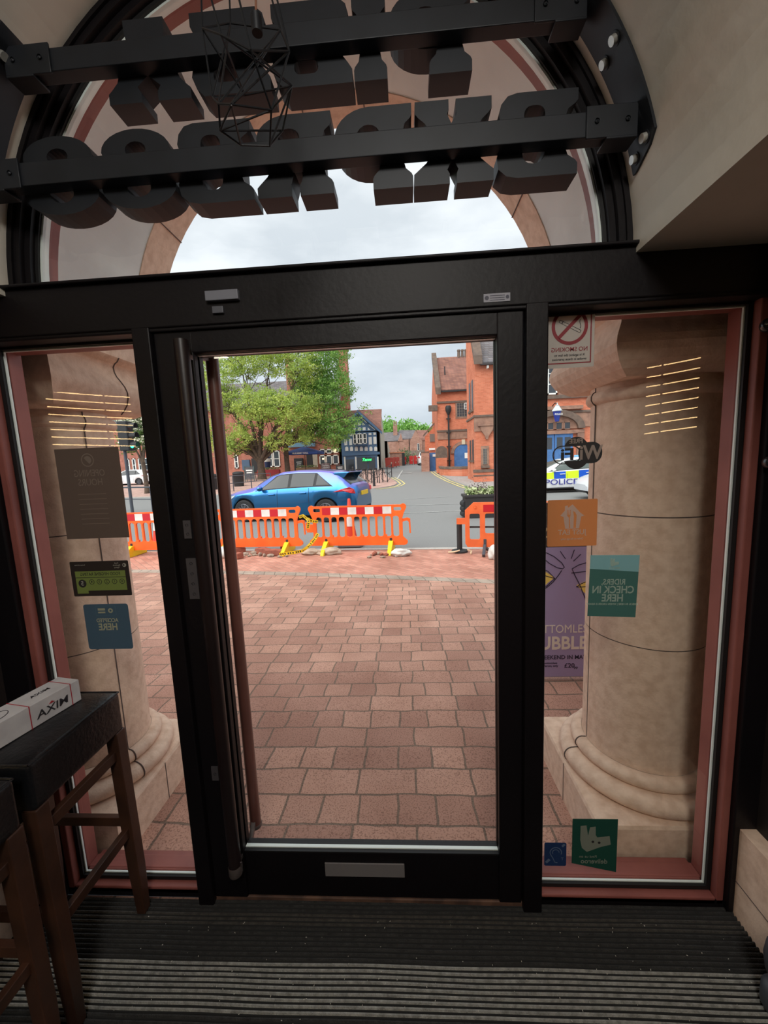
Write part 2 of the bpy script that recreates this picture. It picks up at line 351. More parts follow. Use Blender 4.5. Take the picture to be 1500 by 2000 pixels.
archwall(mb, VR, -5.1, 5.1, 3.3, ys, ys-.1, VC[0], VC[1], 2.17, soffit=False)
mb.box((-5.15,-7.1,3.3),(5.15,.1,3.4))
struct('ceiling', mb, PLASTER, recalc=False)

# ================================================================== TIMBER SCREEN: frame, door, windows
FY = -.045
mb = MB()
mb.box((1.072,-.03,0),(1.15,.10,2.1)); mb.box((-1.46,-.03,0),(-1.362,.10,2.1))          # jambs
mb.box((-.825,FY,0),(-.768,.10,2.056)); mb.box((.368,FY,0),(.432,.10,2.056))                 # posts
mb.box((-1.65,FY,2.05),(1.3,.10,2.19))                                                   # transom
mb.box((-.768,FY+.006,2.082),(.368,.10,2.06))
mb.box((-1.46,-.012,-.01),(-.8,.10,.03)); mb.box((.40,-.012,-.01),(1.15,.10,.03))      # sills
mb.box((-1.46,-.062,2.187),(1.15,-.03,2.197)); mb.box((-1.46,-.04,2.04),(1.13,.1,2.055))
struct('trim_1', mb, FRAME, bevel=.004); bpy.data.objects['trim_1'].name = 'trim_1'
mb = MB(); mb.box((-.80,-.022,-.01),(.40,.12,.014)); struct('trim_2', mb, mat('worn_threshold', (110,82,68), .6, c2=(70,52,46), ns=20), bevel=.003)
def rectring(mb, x0,x1,z0,z1,w,y0,y1,mi=0):
    mb.box((x0-w,y0,z0-w),(x0,y1,z1+w),mi); mb.box((x1,y0,z0-w),(x1+w,y1,z1+w),mi); mb.box((x0,y0,z0-w),(x1,y1,z0),mi); mb.box((x0,y0,z1),(x1,y1,z1+w),mi)
def glazing(name, x0,x1,z0,z1, yg=.03):
    r = sroot(name, ((x0+x1)/2, yg, z0))
    mb = MB(); mb.add([(x0-.006,yg,z0-.006),(x1+.006,yg,z0-.006),(x1+.006,yg,z1+.006),(x0-.006,yg,z1+.006)], [(0,1,2,3)]); mb.build('pane', GLASS, r, world=True)
    mb = MB(); rectring(mb, x0-.001,x1+.001,z0-.001,z1+.001,.004,yg-.003,yg+.004); mb.build('spacer_bar', SPACER, r, world=True)
    mb = MB(); rectring(mb, x0-.005,x1+.005,z0-.005,z1+.005,.014,yg-.014,yg+.008); mb.build('gasket', GASKET, r, world=True)
    mb = MB(); rectring(mb, x0-.019,x1+.019,z0-.019,z1+.019,.026,yg-.042,yg-.012); mb.build('glazing_bead', REDP, r, world=True, bevel=.004)
    mb = MB(); rectring(mb, x0-.006,x1+.006,z0+.004,z1+.006,.03,yg+.012,.095); mb.box((x0,yg+.006,z0-.05),(x1,.115,z0+.0015)); mb.build('outer_frame', REDP, r, world=True, bevel=.004)
    return r
glazing('window_1', -1.317, -.85, .054, 2.028)
glazing('window_2', .457, 1.027, .054, 2.028)
# fanlight
r = sroot('window_3', (-.27,.03,2.19)); RG = .872; ZC = 2.175
def halfring(mb, r0, r1, y0, y1, mi=0, n=56, a0=0, a1=PI):
    vs = []
    for i in range(n+1):
        a = a0+(a1-a0)*i/n
        for rr,yy in ((r0,y0),(r1,y0),(r1,y1),(r0,y1)): vs.append((VC[0]+rr*math.cos(a), yy, ZC+rr*math.sin(a)))
    fs = [(i*4+j, i*4+(j+1)%4, i*4+4+(j+1)%4, i*4+4+j) for i in range(n) for j in range(4)]
    mb.add(vs, fs, mi, False)
n = 56; mb = MB(); mb.add([(VC[0]+(RG+.004)*math.cos(PI*i/n), .03, 2.18+(RG+.0)*math.sin(PI*i/n)*1.0) for i in range(n+1)], [tuple(range(n+1))]); mb.build('pane', GLASS, r, world=True)
mb = MB(); halfring(mb, RG, RG+.006, .02, .045); mb.build('spacer_bar', SPACER, r, world=True)
mb = MB(); halfring(mb, RG+.006, RG+.018, .012, .05); mb.build('gasket', GASKET, r, world=True)
mb = MB(); halfring(mb, RG+.010, RG+.06, .05, .09); mb.build('outer_frame', REDP, r, world=True)
mb = MB(); halfring(mb, RG+.016, RG+.04, -.005, .05); halfring(mb, RG+.034, RG+.058, -.022, .05); halfring(mb, RG+.052, RG+.075, -.03, .06); mb.build('arched_frame', FRAME, r, world=True)
# front wall above and beside the fanlight (inside the thickness)
mb = MB(); archwall(mb, .94, -1.65, 1.3, 3.4, .0, .10, VC[0], ZC, 2.175); struct('wall_front', mb, PLASTER)

# door leaf
d = sroot('door_1', (-.765,0,.02)); DY0, DY1 = -.03, .03
mb = MB(); mb.box((-.765,DY0,.02),(-.643,DY1,2.078)); mb.box((.287,DY0,.02),(.365,DY1,2.078)); mb.box((-.65,DY0,1.975),(.29,DY1,2.078)); mb.box((-.65,-.018,.016),(.29,DY1,.205))
mb.build('door_leaf', FRAME, d, world=True, bevel=.004)
mb = MB(); mb.add([(-.65,0,.2),(.29,0,.2),(.29,0,1.98),(-.65,0,1.98)], [(0,1,2,3)]); mb.build('pane', GLASS, d, world=True)
mb = MB(); rectring(mb, -.643,.287,.212,1.972,.004,-.006,.006); mb.build('spacer_bar', SPACER, d, world=True)
mb = MB(); rectring(mb, -.644,.288,.209,1.974,.004,-.02,-.008); rectring(mb, -.644,.288,.209,1.974,.004,.008,.03); mb.build('gasket', GASKET, d, world=True)
mb = MB(); mb.box((-.345,-.023,.108),(-.052,-.018,.164)); mb.build('letter_plate', mat('dull_aluminium', (128,124,126), .5, metal=.25), d, world=True, bevel=.002)['label'] = 'dull grey letter plate'
KEEP = mat('dull_steel_plate', (92,88,92), .5, metal=.5)
for nm,x0,x1,z0,z1,holes in (('lock_plate',-.733,-.708,1.392,1.452,2),('lock_plate',-.737,-.703,1.185,1.325,4),('lock_plate',-.728,-.704,.508,.562,1)):
    mb = MB(); mb.box((x0,DY0-.004,z0),(x1,DY0+.001,z1)); cx = (x0+x1)/2
    for k in range(holes):
        zz = z0+(z1-z0)*(k+.5)/holes; mb.lathe([(.0045,0),(.0045,.002),(0,.002)], (cx,DY0-.0058,zz), 10, 1, axis='y')
    mb.build(nm, [KEEP, GASKET], d, world=True)
for nm,z0,z1 in (('key_cylinder',1.262,1.300),('key_cylinder',1.15,1.178)):
    mb = MB(); mb.lathe([(.008,-.012),(.009,0),(.009,.01)], (-.672,DY0,(z0+z1)/2), 14, axis='y'); mb.box((-.676,DY0-.01,z0-.006),(-.668,DY0,(z0+z1)/2)); mb.build(nm, KEEP, d, world=True)
# long pull bars, inside and outside
BAR = mat('brown_handle_bar', (112,70,62), .35, c2=(92,56,50), ns=4, coat=.3)
mb = MB(); mb.tube([(-.652,-.078,2.0),(-.652,-.078,.215)], .0215, 20); mb.build('inner_pull_bar', mat('dark_handle_bar', (30,19,20), .4, c2=(24,16,18), ns=6), d, world=True)
mb = MB(); mb.lathe([(.0225,.0),(.024,.004),(.024,.034),(.0225,.038)], (-.652,-.078,.18), 20); mb.bar((-.652,-.078,.2),(-.652,-.03,.2),.014,.014); mb.bar((-.632,-.078,.2),(-.624,-.09,.24),.003,.003)
mb.bar((-.652,-.078,1.96),(-.652,-.03,1.96),.014,.014); mb.build('bar_bracket', mat('worn_steel', (120,110,108), .4, metal=.7), d, world=True)
mb = MB(); mb.tube([(-.656,.12,2.02),(-.656,.12,.172)], .0215, 20); mb.build('outer_pull_bar', BAR, d, world=True)
mb = MB(); mb.lathe([(.023,0),(.0245,.003),(.0245,.012),(.0225,.016)], (-.656,.12,.168), 20); mb.bar((-.656,.12,.21),(-.656,.03,.14),.016,.016); mb.bar((-.656,.12,1.99),(-.69,.03,1.99),.016,.016)
mb.build('bar_bracket', mat('worn_steel', (1,1,1)), d, world=True)
# header fittings
o = thing('door_sensor', 'small grey door contact box on the dark header above the door', 'sensor', (-.52,-.045,2.09))
mb = MB(); mb.box((-.575,FY-.016,2.112),(-.475,FY,2.140)); mb.build('housing', mat('grey_plastic', (120,122,132), .5), o, world=True, bevel=.002)
mb = MB(); mb.box((-.560,FY-.010,2.078),(-.526,FY,2.098)); mb.build('magnet', mat('grey_plastic_dark', (84,86,94), .5), o, world=True, bevel=.002)
o = thing('header_label', 'small printed label stuck on the header above the door, at right', 'label', (.28,FY-.001,2.07))
M0 = INW(.283,FY-.0012,2.086-.012)
mb = MB(); mb.mesh(flat([rrect(-.038,-.0115,.038,.0115,.001)], .0008), M0); mb.build('backing', mat('grey_label', (150,150,160), .6), o, world=True)
mb = MB()
for k in range(3): mb.mesh(flat([[(-.020,.006-.006*k),(.022,.006-.006*k),(.022,.0045-.006*k),(-.020,.0045-.006*k)]], .0008), INW(.283,FY-.0018,2.074))
mb.mesh(flat([circ(-.029,0,.006,12)], .0008), INW(.283,FY-.0018,2.074)); mb.mesh(flat([circ(.030,0,.005,12)], .0008), INW(.283,FY-.0018,2.074)); mb.build('print', mat('label_ink', (70,70,84), .6), o, world=True)
for i,(px,py,wh) in enumerate(((1500,635,'upper'),(1505,903,'lower'))):
    p = at(px,py,-.05); o = thing('coat_knob', 'round dark knob on the wall right of the screen, the %s one'%wh, 'knob', p)
    mb = MB(); mb.lathe([(.0195*math.sin(PI*k/12),-.0195*math.cos(PI*k/12)) for k in range(13)], (0,0,0), 24); mb.build('knob', mat('glossy_dark_knob', (34,34,38), .2, coat=.5), o)
    mb = MB(); mb.tube([(0,.01,0),(.03,.03,0),(1.146-p.x,.03,0)], .007, 10); mb.build('stem', BLACKM, o)


# ================================================================== THE PORCH
CXL, CXR, CYC = -1.613, 1.053, .49
HP = .34
mb = MB(); n = 56; PR = 1.0                          # rendered barrel vault then stone arch
for a0 in range(n):
    a,b = PI*a0/n, PI*(a0+1)/n; z0 = 2.235
    q = [(VC[0]+PR*math.cos(t),yy,z0+PR*math.sin(t)) for yy in (.10,.655) for t in (a,b)]
    mb.add([q[0],q[1],q[3],q[2]], [(0,1,2,3)], 0, True)
for sx in (VC[0]-PR, VC[0]+PR):
    ex = -1 if sx < 0 else 1
    mb.box((sx,.10,2.2385),(sx+ex*.9,.655,2.3))
archwall(mb, PR, -2.9, 2.4, 4.2, .655, .70, VC[0], 2.235, 2.24)
mb.box((-2.9,.1,3.3),(2.4,.66,3.5))
struct('ceiling_porch', mb, PLAST2, recalc=False)
mb = MB(); archwall(mb, PR-.004, -2.9, 2.4, 4.2, .66, .86, VC[0], 2.235, 2.24)
halfj = [PI*k/11 for k in range(1,11)]
for a in halfj:                                      # joints between the arch stones
    c,s_ = math.cos(a), math.sin(a); r0 = PR-.0055
    p = Vector((VC[0]+r0*c, .66, 2.235+r0*s_)); q = Vector((VC[0]+r0*c,.86,2.235+r0*s_)); mb.bar(p, q, .004, .006, 1, up=(c,0,s_))
struct('trim_3', mb, [STONE, JOINT], recalc=False)
mb = MB(); mb.box((1.30,.1,-.2),(2.4,.86,2.24)); mb.box((-2.9,.1,-.2),(-1.86,.86,2.24)); struct('wall_porch', mb, STONE)
def column(side, cx, lab):
    sgn = -1 if cx > 0 else 1
    o = thing('stone_column', lab, 'column', (cx,CYC,-.06), 0, None)
    Z = .06                                          # local z = world z + Z
    mb = MB()
    prof = [(.236,.20+Z),(.236,.268+Z)]
    sh = [(.236,.27+Z),(.2355,.8195+Z),(.2325,.8195+Z),(.2325,.8245+Z),(.2355,.8245+Z),(.235,1.3555+Z),(.232,1.3555+Z),(.232,1.3605+Z),(.235,1.3605+Z),(.2325,1.80+Z),(.234,1.815+Z),(.246,1.822+Z),(.253,1.835+Z),(.253,1.848+Z),(.246,1.862+Z),(.236,1.866+Z),(.236,1.93+Z)]
    mb.lathe(sh, (0,0,0), 96)
    for zz in (.822,1.358):
        mb.lathe([(.2331,zz-.0028+Z),(.2331,zz+.0028+Z)], (0,0,0), 96, 1)
    az = PI if sgn < 0 else -R(20)
    def vj(r, z0, z1, a=az, w=.0045): mb.bar((r*math.cos(a), r*math.sin(a), z0+Z), (r*math.cos(a), r*math.sin(a), z1+Z), w, .003, 1, up=(math.cos(a),math.sin(a),0))
    vj(.2355,.27,1.81); vj(.2365,1.866,1.92)
    mb.tube([(rr*math.cos(az), rr*math.sin(az), zz+Z) for rr,zz in ((.234,1.81),(.2462,1.822),(.2535,1.835),(.2535,1.848),(.2465,1.862),(.2365,1.868))], .0028, 6, 1)
    mb.build('shaft', [STONE, JOINT], o)
    mb = MB(); base = [(.24,.15+Z),(.318,.15+Z)]
    for i in range(9): a = -80+160*i/8; base.append((.300+.036*math.cos(R(a)), .188+.036*math.sin(R(a))+Z))
    base += [(.288,.226+Z)]
    for i in range(9): a = -80+165*i/8; base.append((.258+.028*math.cos(R(a)), .254+.028*math.sin(R(a))+Z))
    base += [(.24,.281+Z),(.23,.281+Z)]
    mb.lathe(base, (0,0,0), 96)
    mb.tube([((r_+.0008)*math.cos(az), (r_+.0008)*math.sin(az), z_) for r_,z_ in base[2:-1]], .0032, 6, 1)
    mb.lathe([(.2375,.279+Z),(.2395,.2825+Z)], (0,0,0), 96, 1)
    mb.build('base', [STONE, JOINT], o)
    mb = MB(); mb.squared([(HP,-.13+Z),(HP,.135+Z),(HP-.006,.148+Z),(.30,.152+Z)]); mb.box((sgn*HP-.001*0,-.002,-.1+Z),(sgn*(HP+.0015),.003,.14+Z),1)
    mb.build('plinth', [STONE, JOINT], o, bevel=.006)
    mb = MB(); cap = [(.24,1.885),(.252,1.892),(.275,1.908),(.298,1.932),(.312,1.96),(.318,1.985),(.314,2.01),(.302,2.035),(.292,2.055),(.288,2.075),(.292,2.095),(.306,2.108),(.325,2.115),(.34,2.128),(.34,2.236),(.3,2.238)]
    mb.squared([(h,z+Z) for h,z in cap])
    if sgn > 0:                                      # dark joint wandering over the capital
        mb.tube([(h+.001, .12-.10*k/13+.0, z+Z) for k,(h,z) in enumerate(cap[1:14])], .003, 6, 1)
    mb.build('capital', [STONE, JOINT], o)
    return o
column('left', CXL, 'round stone porch column behind the left side window')
column('right', CXR, 'round stone porch column behind the right side window')

# ================================================================== STREET
def sheet(mb, x0,x1,ya,yb,dz=0,mi=0,n=1,fx0=None,fx1=None):
    """strip of ground between two y edges (functions of x)"""
    N_ = 40
    for i in range(N_):
        xa = x0+(x1-x0)*i/N_; xb = x0+(x1-x0)*(i+1)/N_
        def P(x,y): return (x,y,g(y)+dz)
        A,B,C_,D = P(xa,ya(xa)),P(xb,ya(xb)),P(xb,yb(xb)),P(xa,yb(xa))
        mb.add([A,B,C_,D],[(0,1,2,3)],mi)
band = lambda x: 4.45-.235*x-.012*x*x*(1 if abs(x)<6 else 0)
kerb = lambda x: 6.50-.10*x if x > -9 else 7.4
TEG = brick('tegula_paving', (210,166,146), (178,136,120), (138,118,104), bw=.30, rh=.172, ms=.0065, flat=True, speck=.55, sq=.62, patch=(214,204,200), bump=.5)
PAV = brick('small_red_pavers', (220,162,142), (196,138,120), (164,134,120), bw=.2, rh=.1, ms=.005, flat=True, rot=R(45), speck=.35, bump=.3)
SOLD = brick('buff_paving_band', (190,174,158), (168,154,142), (130,118,108), bw=.17, rh=.3, ms=.006, flat=True, rot=R(-13), speck=.3, off=0)
KERB = mat('granite_kerb', (196,190,182), .85, c2=(168,162,156), ns=40)
mb = MB(); sheet(mb,-9,6,lambda x:.0,lambda x:band(x)-.0,0,0); sheet(mb,-9,6,lambda x:band(x)-.16,lambda x:band(x)+.03,.002,1); sheet(mb,-9,6,lambda x:band(x)+.02,lambda x:kerb(x)+.0,0,2)
sheet(mb,-9,6,lambda x:kerb(x)-.14,lambda x:kerb(x)+.02,.004,3)
o = struct('floor_pavement', mb, [TEG,SOLD,PAV,KERB], recalc=False)
mb = MB(); ny = [kerb, lambda x: 12, lambda x: 18, lambda x: 24, lambda x: 30, lambda x: 36, lambda x: 45, lambda x: 60, lambda x: 80, lambda x: 130]
for a,b in zip(ny, ny[1:]): sheet(mb, -90, 70, a, b, -.004)
struct('floor_road', mb, ASPH, recalc=False)
# ================================================================== SIGN OVER THE DOOR (seen from behind)
SIGN = mat('black_sign_metal', (26,30,36), .5, metal=.2, c2=(32,36,43), ns=12)
SIGNU = SIGN
def letter(ch):
    """outline in a 1 x 1 box, read from the street"""
    s = .0
    def serif(x0, x1, xa, xb): return (x0, x1, xa, xb)
    if ch == 'I': return [[(0,0),(1,0),(1,.13),(.97,.17),(.85,.23),(.80,.34),(.80,.66),(.85,.77),(.97,.83),(1,.87),(1,1),(0,1),(0,.87),(.03,.83),(.15,.77),(.20,.66),(.20,.34),(.15,.23),(.03,.17),(0,.13)]]
    if ch == 'P': return [[(0,0),(.52,0),(.52,.13),(.50,.17),(.44,.23),(.42,.30)]+arc(.54,.65,.46,-90,90,14,.35)+[(0,1),(0,.87),(.02,.83),(.09,.77),(.12,.66),(.12,.34),(.09,.23),(.02,.17),(0,.13)], circ(.56,.66,.15,16,.13)]
    if ch == 'R': return [[(0,0),(.44,0),(.44,.13),(.41,.18),(.39,.26),(.42,.33),(.50,.30),(.55,.14),(.55,.0),(1,0),(1,.13),(.96,.17),(.86,.26),(.78,.38),(.86,.44)]+arc(.55,.72,.42,-30,90,10,.28)+[(0,1),(0,.87),(.02,.83),(.09,.77),(.12,.66),(.12,.34),(.09,.23),(.02,.17),(0,.13)], circ(.55,.72,.14,16,.11)]
    if ch == 'X': return [[(0,0),(.46,0),(.46,.12),(.44,.17),(.51,.31),(.58,.17),(.55,.12),(.55,0),(1,0),(1,.14),(.95,.18),(.84,.27),(.70,.5),(.85,.74),(.93,.81),(.97,.86),(.97,1),(.55,1),(.55,.88),(.57,.83),(.52,.72),(.45,.83),(.46,.88),(.46,1),(.02,1),(.02,.86),(.06,.81),(.14,.74),(.30,.5),(.15,.27),(.05,.18),(0,.14)]]
    if ch == 'E': return [[(0,0),(.74,0),(.88,.03),(.98,.12),(1,.26),(.96,.38),(.86,.47),(.78,.5),(.86,.55),(.94,.64),(.97,.76),(.94,.88),(.86,.97),(.74,1),(0,1),(0,.87),(.03,.83),(.12,.77),(.16,.66),(.16,.34),(.12,.23),(.03,.17),(0,.13)], rrect(.40,.16,.68,.42,.12), rrect(.40,.62,.66,.84,.10)]
    if ch == 'S': return [arc(.5,.27,.5,-180,0,12,.27)+[(1.0,.36),(.94,.46),(.82,.53),(.92,.62),(.96,.74)]+arc(.5,.74,.46,0,180,12,.26)+[(.06,.64),(.18,.53),(.04,.44),(0,.34)], circ(.5,.27,.16,16,.12), circ(.5,.745,.14,16,.10)]
    if ch == 'Z': return [[(0,0),(.86,0),(.95,.10),(1,.24),(.97,.38),(.88,.46),(.70,.52),(.93,.76),(.97,.84),(.97,1),(.14,1),(.05,.92),(.02,.80),(.06,.70),(.16,.62),(.30,.58),(.05,.24),(0,.16)], rrect(.42,.15,.72,.31,.07)]
    if ch == 'A': return [[(0,0),(.40,0),(.40,.12),(.36,.19),(.50,.32),(.64,.19),(.60,.12),(.60,0),(1,0),(1,.13),(.95,.18),(.88,.26),(.72,.76),(.74,.86),(.74,1),(.26,1),(.26,.86),(.28,.76),(.12,.26),(.05,.18),(0,.13)], [(.44,.46),(.56,.46),(.50,.64)]]
def put_letter(ch, xr, w, z, h, lab):
    o = thing('sign_letter', lab, 'sign letter', (xr-w/2, -.055, z), 0, 'letters of the sign over the door')
    me = flat([[(x*w,y*h) for x,y in p] for p in letter(ch)], .07)
    mb = MB(); M = OUTW(w/2,0,0); mb.mesh(me, M); mb.build('letter_body', SIGN, o)
    mb = MB(); mb.tube([(0,-.034,h*.42),(0,-.0352,h*.42)], .006, 8); mb.build('fixing_stud', BLACKM, o)
    return o
tops = [('P',.212,.213,'black sign letter P, rightmost of the upper row'),('I',-.010,.088,'black sign letter I in the upper row beside the P'),('Z',-.103,.215,'black sign letter Z in the upper row beside the I'),('Z',-.324,.215,'black sign letter Z in the upper row beside the A'),('A',-.545,.232,'black sign letter A, leftmost of the upper row')]
for ch,xr,w,lab in tops: put_letter(ch, xr, w, 2.622, .198, lab)
bots = [('E',.485,.211,'black sign letter E, rightmost of the lower row'),('X',.266,.213,'black sign letter X in the lower row'),('P',.050,.21,'black sign letter P in the lower row beside the X'),('R',-.168,.214,'black sign letter R in the lower row'),('E',-.392,.213,'black sign letter E in the lower row between the R and the S'),('S',-.612,.216,'black sign letter S in the lower row beside the E'),('S',-.838,.222,'black sign letter S, leftmost of the lower row')]
for ch,xr,w,lab in bots: put_letter(ch, xr, w, 2.357, .203, lab)
def beam(z0, z1, lab):
    zc = (z0+z1)/2; hw = math.sqrt(VR**2-(zc-VC[1])**2)-.012
    o = thing('sign_beam', lab, 'beam', (VC[0],-.11,z0), 0, 'steel beams carrying the sign')
    mb = MB(); mb.box((-hw+.05,-.0195,0),(hw-.05,.0195,z1-z0)); mb.build('box_section', SIGN, o, bevel=.002)
    for s in (-1,1):
        mb = MB(); mb.box((s*(hw-.13),-.026,-.008),(s*(hw-.004),-.0198,z1-z0+.008)); mb.box((s*(hw-.05),.0198,-.008),(s*(hw-.004),.026,z1-z0+.008)); mb.box((s*(hw-.08),-.026,-.012),(s*(hw-.004),.026,-.006))
        for dx in (.03,.105): mb.lathe([(.006,-.030),(.006,-.026),(0,-.031)], (s*(hw-dx),0,(z1-z0)/2), 8, 0, axis='y')
        mb.build('end_cleat', SIGN, o, bevel=.0015)
beam(2.414, 2.472, 'lower black steel beam behind the sign letters'); beam(2.683, 2.737, 'upper black steel beam behind the sign letters')
def plate(a0, a1, lab):
    o = thing('curved_fixing_plate', lab, 'plate', (VC[0]+VR*math.cos(R((a0+a1)/2)),-.115,VC[1]+VR*math.sin(R((a0+a1)/2))), 0, 'curved fixing plates on the vault')
    org = Vector(o['_o']); mb = MB(); n = 20; vs = []; ri, ro = VR-.007, VR-.0005
    for i in range(n+1):
        a = R(a0+(a1-a0)*i/n); e = 0
        y0,y1 = -.168,-.062
        if i == 0: y0 = -.075
        if i == 1: y0 = -.14
        for rr,yy in ((ri,y0),(ro,y0),(ro,y1),(ri,y1)): vs.append(Vector((VC[0]+rr*math.cos(a),yy,VC[1]+rr*math.sin(a)))-org)
    fs = [(i*4+j,i*4+(j+1)%4,i*4+4+(j+1)%4,i*4+4+j) for i in range(n) for j in range(4)]+[(3,2,1,0),(n*4,n*4+1,n*4+2,n*4+3)]
    mb.add(vs, fs, 0, False); mb.build('steel_strip', SIGN, o)
    return o
BOLT = mat('zinc_bolt', (206,206,200), .35, metal=.6)
def bolt(o, a, y):
    org = Vector(o['_o']); c,s = math.cos(R(a)), math.sin(R(a)); p = Vector((VC[0]+(VR-.007)*c,y,VC[1]+(VR-.007)*s))-org; q = p-Vector((c,0,s))*.012
    mb = MB(); mb.tube([p,q], .0105, 16, caps=True); mb.tube([p,p-Vector((c,0,s))*.002], .015, 16, 1); mb.build('bolt', [BOLT,SIGN], o)
p = plate(11.5, 36.5, 'curved black steel plate bolted to the right of the vault')
for a,y in ((13.2,-.085),(14.2,-.135),(28.2,-.088),(28.6,-.142)): bolt(p, a, y)
p = plate(168.5, 140, 'curved black steel plate bolted to the left of the vault')
for a,y in ((143.5,-.088),(143.8,-.142),(166,-.088),(165,-.14)): bolt(p, a, y)

# wire cage pendant hanging in front of the sign
P0 = at(490,215,-.42)
o = thing('wire_pendant_lamp', 'black faceted wire cage pendant lamp hanging in front of the sign', 'pendant lamp', P0)
def pv(x,y,dy): return at(x,y,-.42+dy)-P0
up1 = [pv(395,55,.02),pv(450,45,.10),pv(548,58,.08),pv(565,100,-.02),pv(490,98,-.10),pv(432,68,-.06)]
mid = [pv(427,203,-.06),pv(452,204,-.10),pv(530,215,-.04),pv(570,168,.04),pv(478,186,.10),pv(415,190,.02)]
low = [pv(430,255,-.03),pv(470,283,.0),pv(527,285,.02),pv(552,255,.05)]
mb = MB(); rr = .0019
def edges(pairs):
    for a,b in pairs: mb.tube([a,b], rr, 6)
edges([(up1[i],up1[(i+1)%6]) for i in range(6)]); edges([(mid[i],mid[(i+1)%6]) for i in range(6)]); edges([(low[i],low[(i+1)%4]) for i in range(4)])
edges([(up1[i],mid[(i+4)%6]) for i in range(6)]); edges([(up1[i],mid[(i+5)%6]) for i in range(6)]); edges([(mid[0],low[0]),(mid[1],low[1]),(mid[2],low[2]),(mid[3],low[3]),(mid[2],low[0]),(mid[1],low[0]),(mid[3],low[2])])
mb.build('wire_cage', BLACKM, o)
mb = MB(); top = at(450,-420,-.42)-P0; 
for a_,b_ in [(up1[0],pv(392,-40,.02)),(up1[1],pv(447,-40,.1)),(up1[2],pv(520,-40,.08)),(up1[3],pv(532,-40,-.02)),(up1[4],pv(458,-40,-.1)),(up1[5],pv(402,-40,-.06))]:
    mb = MB(); mb.tube([a_,b_], rr, 6); mb.build('wire_stem', BLACKM, o)
mb = MB(); c0 = pv(500,30,0); mb.tube([pv(497,-300,0), c0], .0022, 8); mb.build('cord', mat('copper_cord', (120,72,48), .5), o)
mb = MB(); mb.tube([c0, c0-Vector((0,0,.03))], .010, 14); mb.build('bulb_holder', BLACKM, o)
# glowing ribbed lamps deeper in the room, mirrored in the side windows
GLOW = mat('lamp_glow', (255,214,150), .5, emit=15)
def ribbed(loc, nrib, w, gap, rz, lab, sl=0):
    o = thing('ribbed_wall_lamp', lab, 'lamp', loc, rz, 'glowing ribbed lamps at the back of the room')
    for k in range(nrib):
        mb = MB(); mb.tube([(w/2*math.sin(R(t))/math.sin(R(38)), .35*w*(1-math.cos(R(t))), k*gap+sl*w/2*t/38) for t in range(-38,39,6)], .006, 8); mb.build('glowing_slat', GLOW, o)
    mb = MB()
    for sx in (-.3,.3): mb.bar((sx*w,.05,-.04),(sx*w,.05,nrib*gap), .02, .02)
    mb.bar((0,.05,-.04),(0,.05,-loc[2]+.012), .03, .03); mb.box((-.18,-.1,-loc[2]),(.18,.2,-loc[2]+.012)); mb.build('stand', BLACKM, o)
ribbed((3.22,-3.5,1.84), 9, .74, .108, R(24), 'tall lamp of nine glowing curved slats in the right half of the room', .10)
ribbed((-4.48,-3.6,2.0), 8, 1.9, .095, R(-42), 'tall lamp of eight glowing curved slats in the left half of the room', -.04)

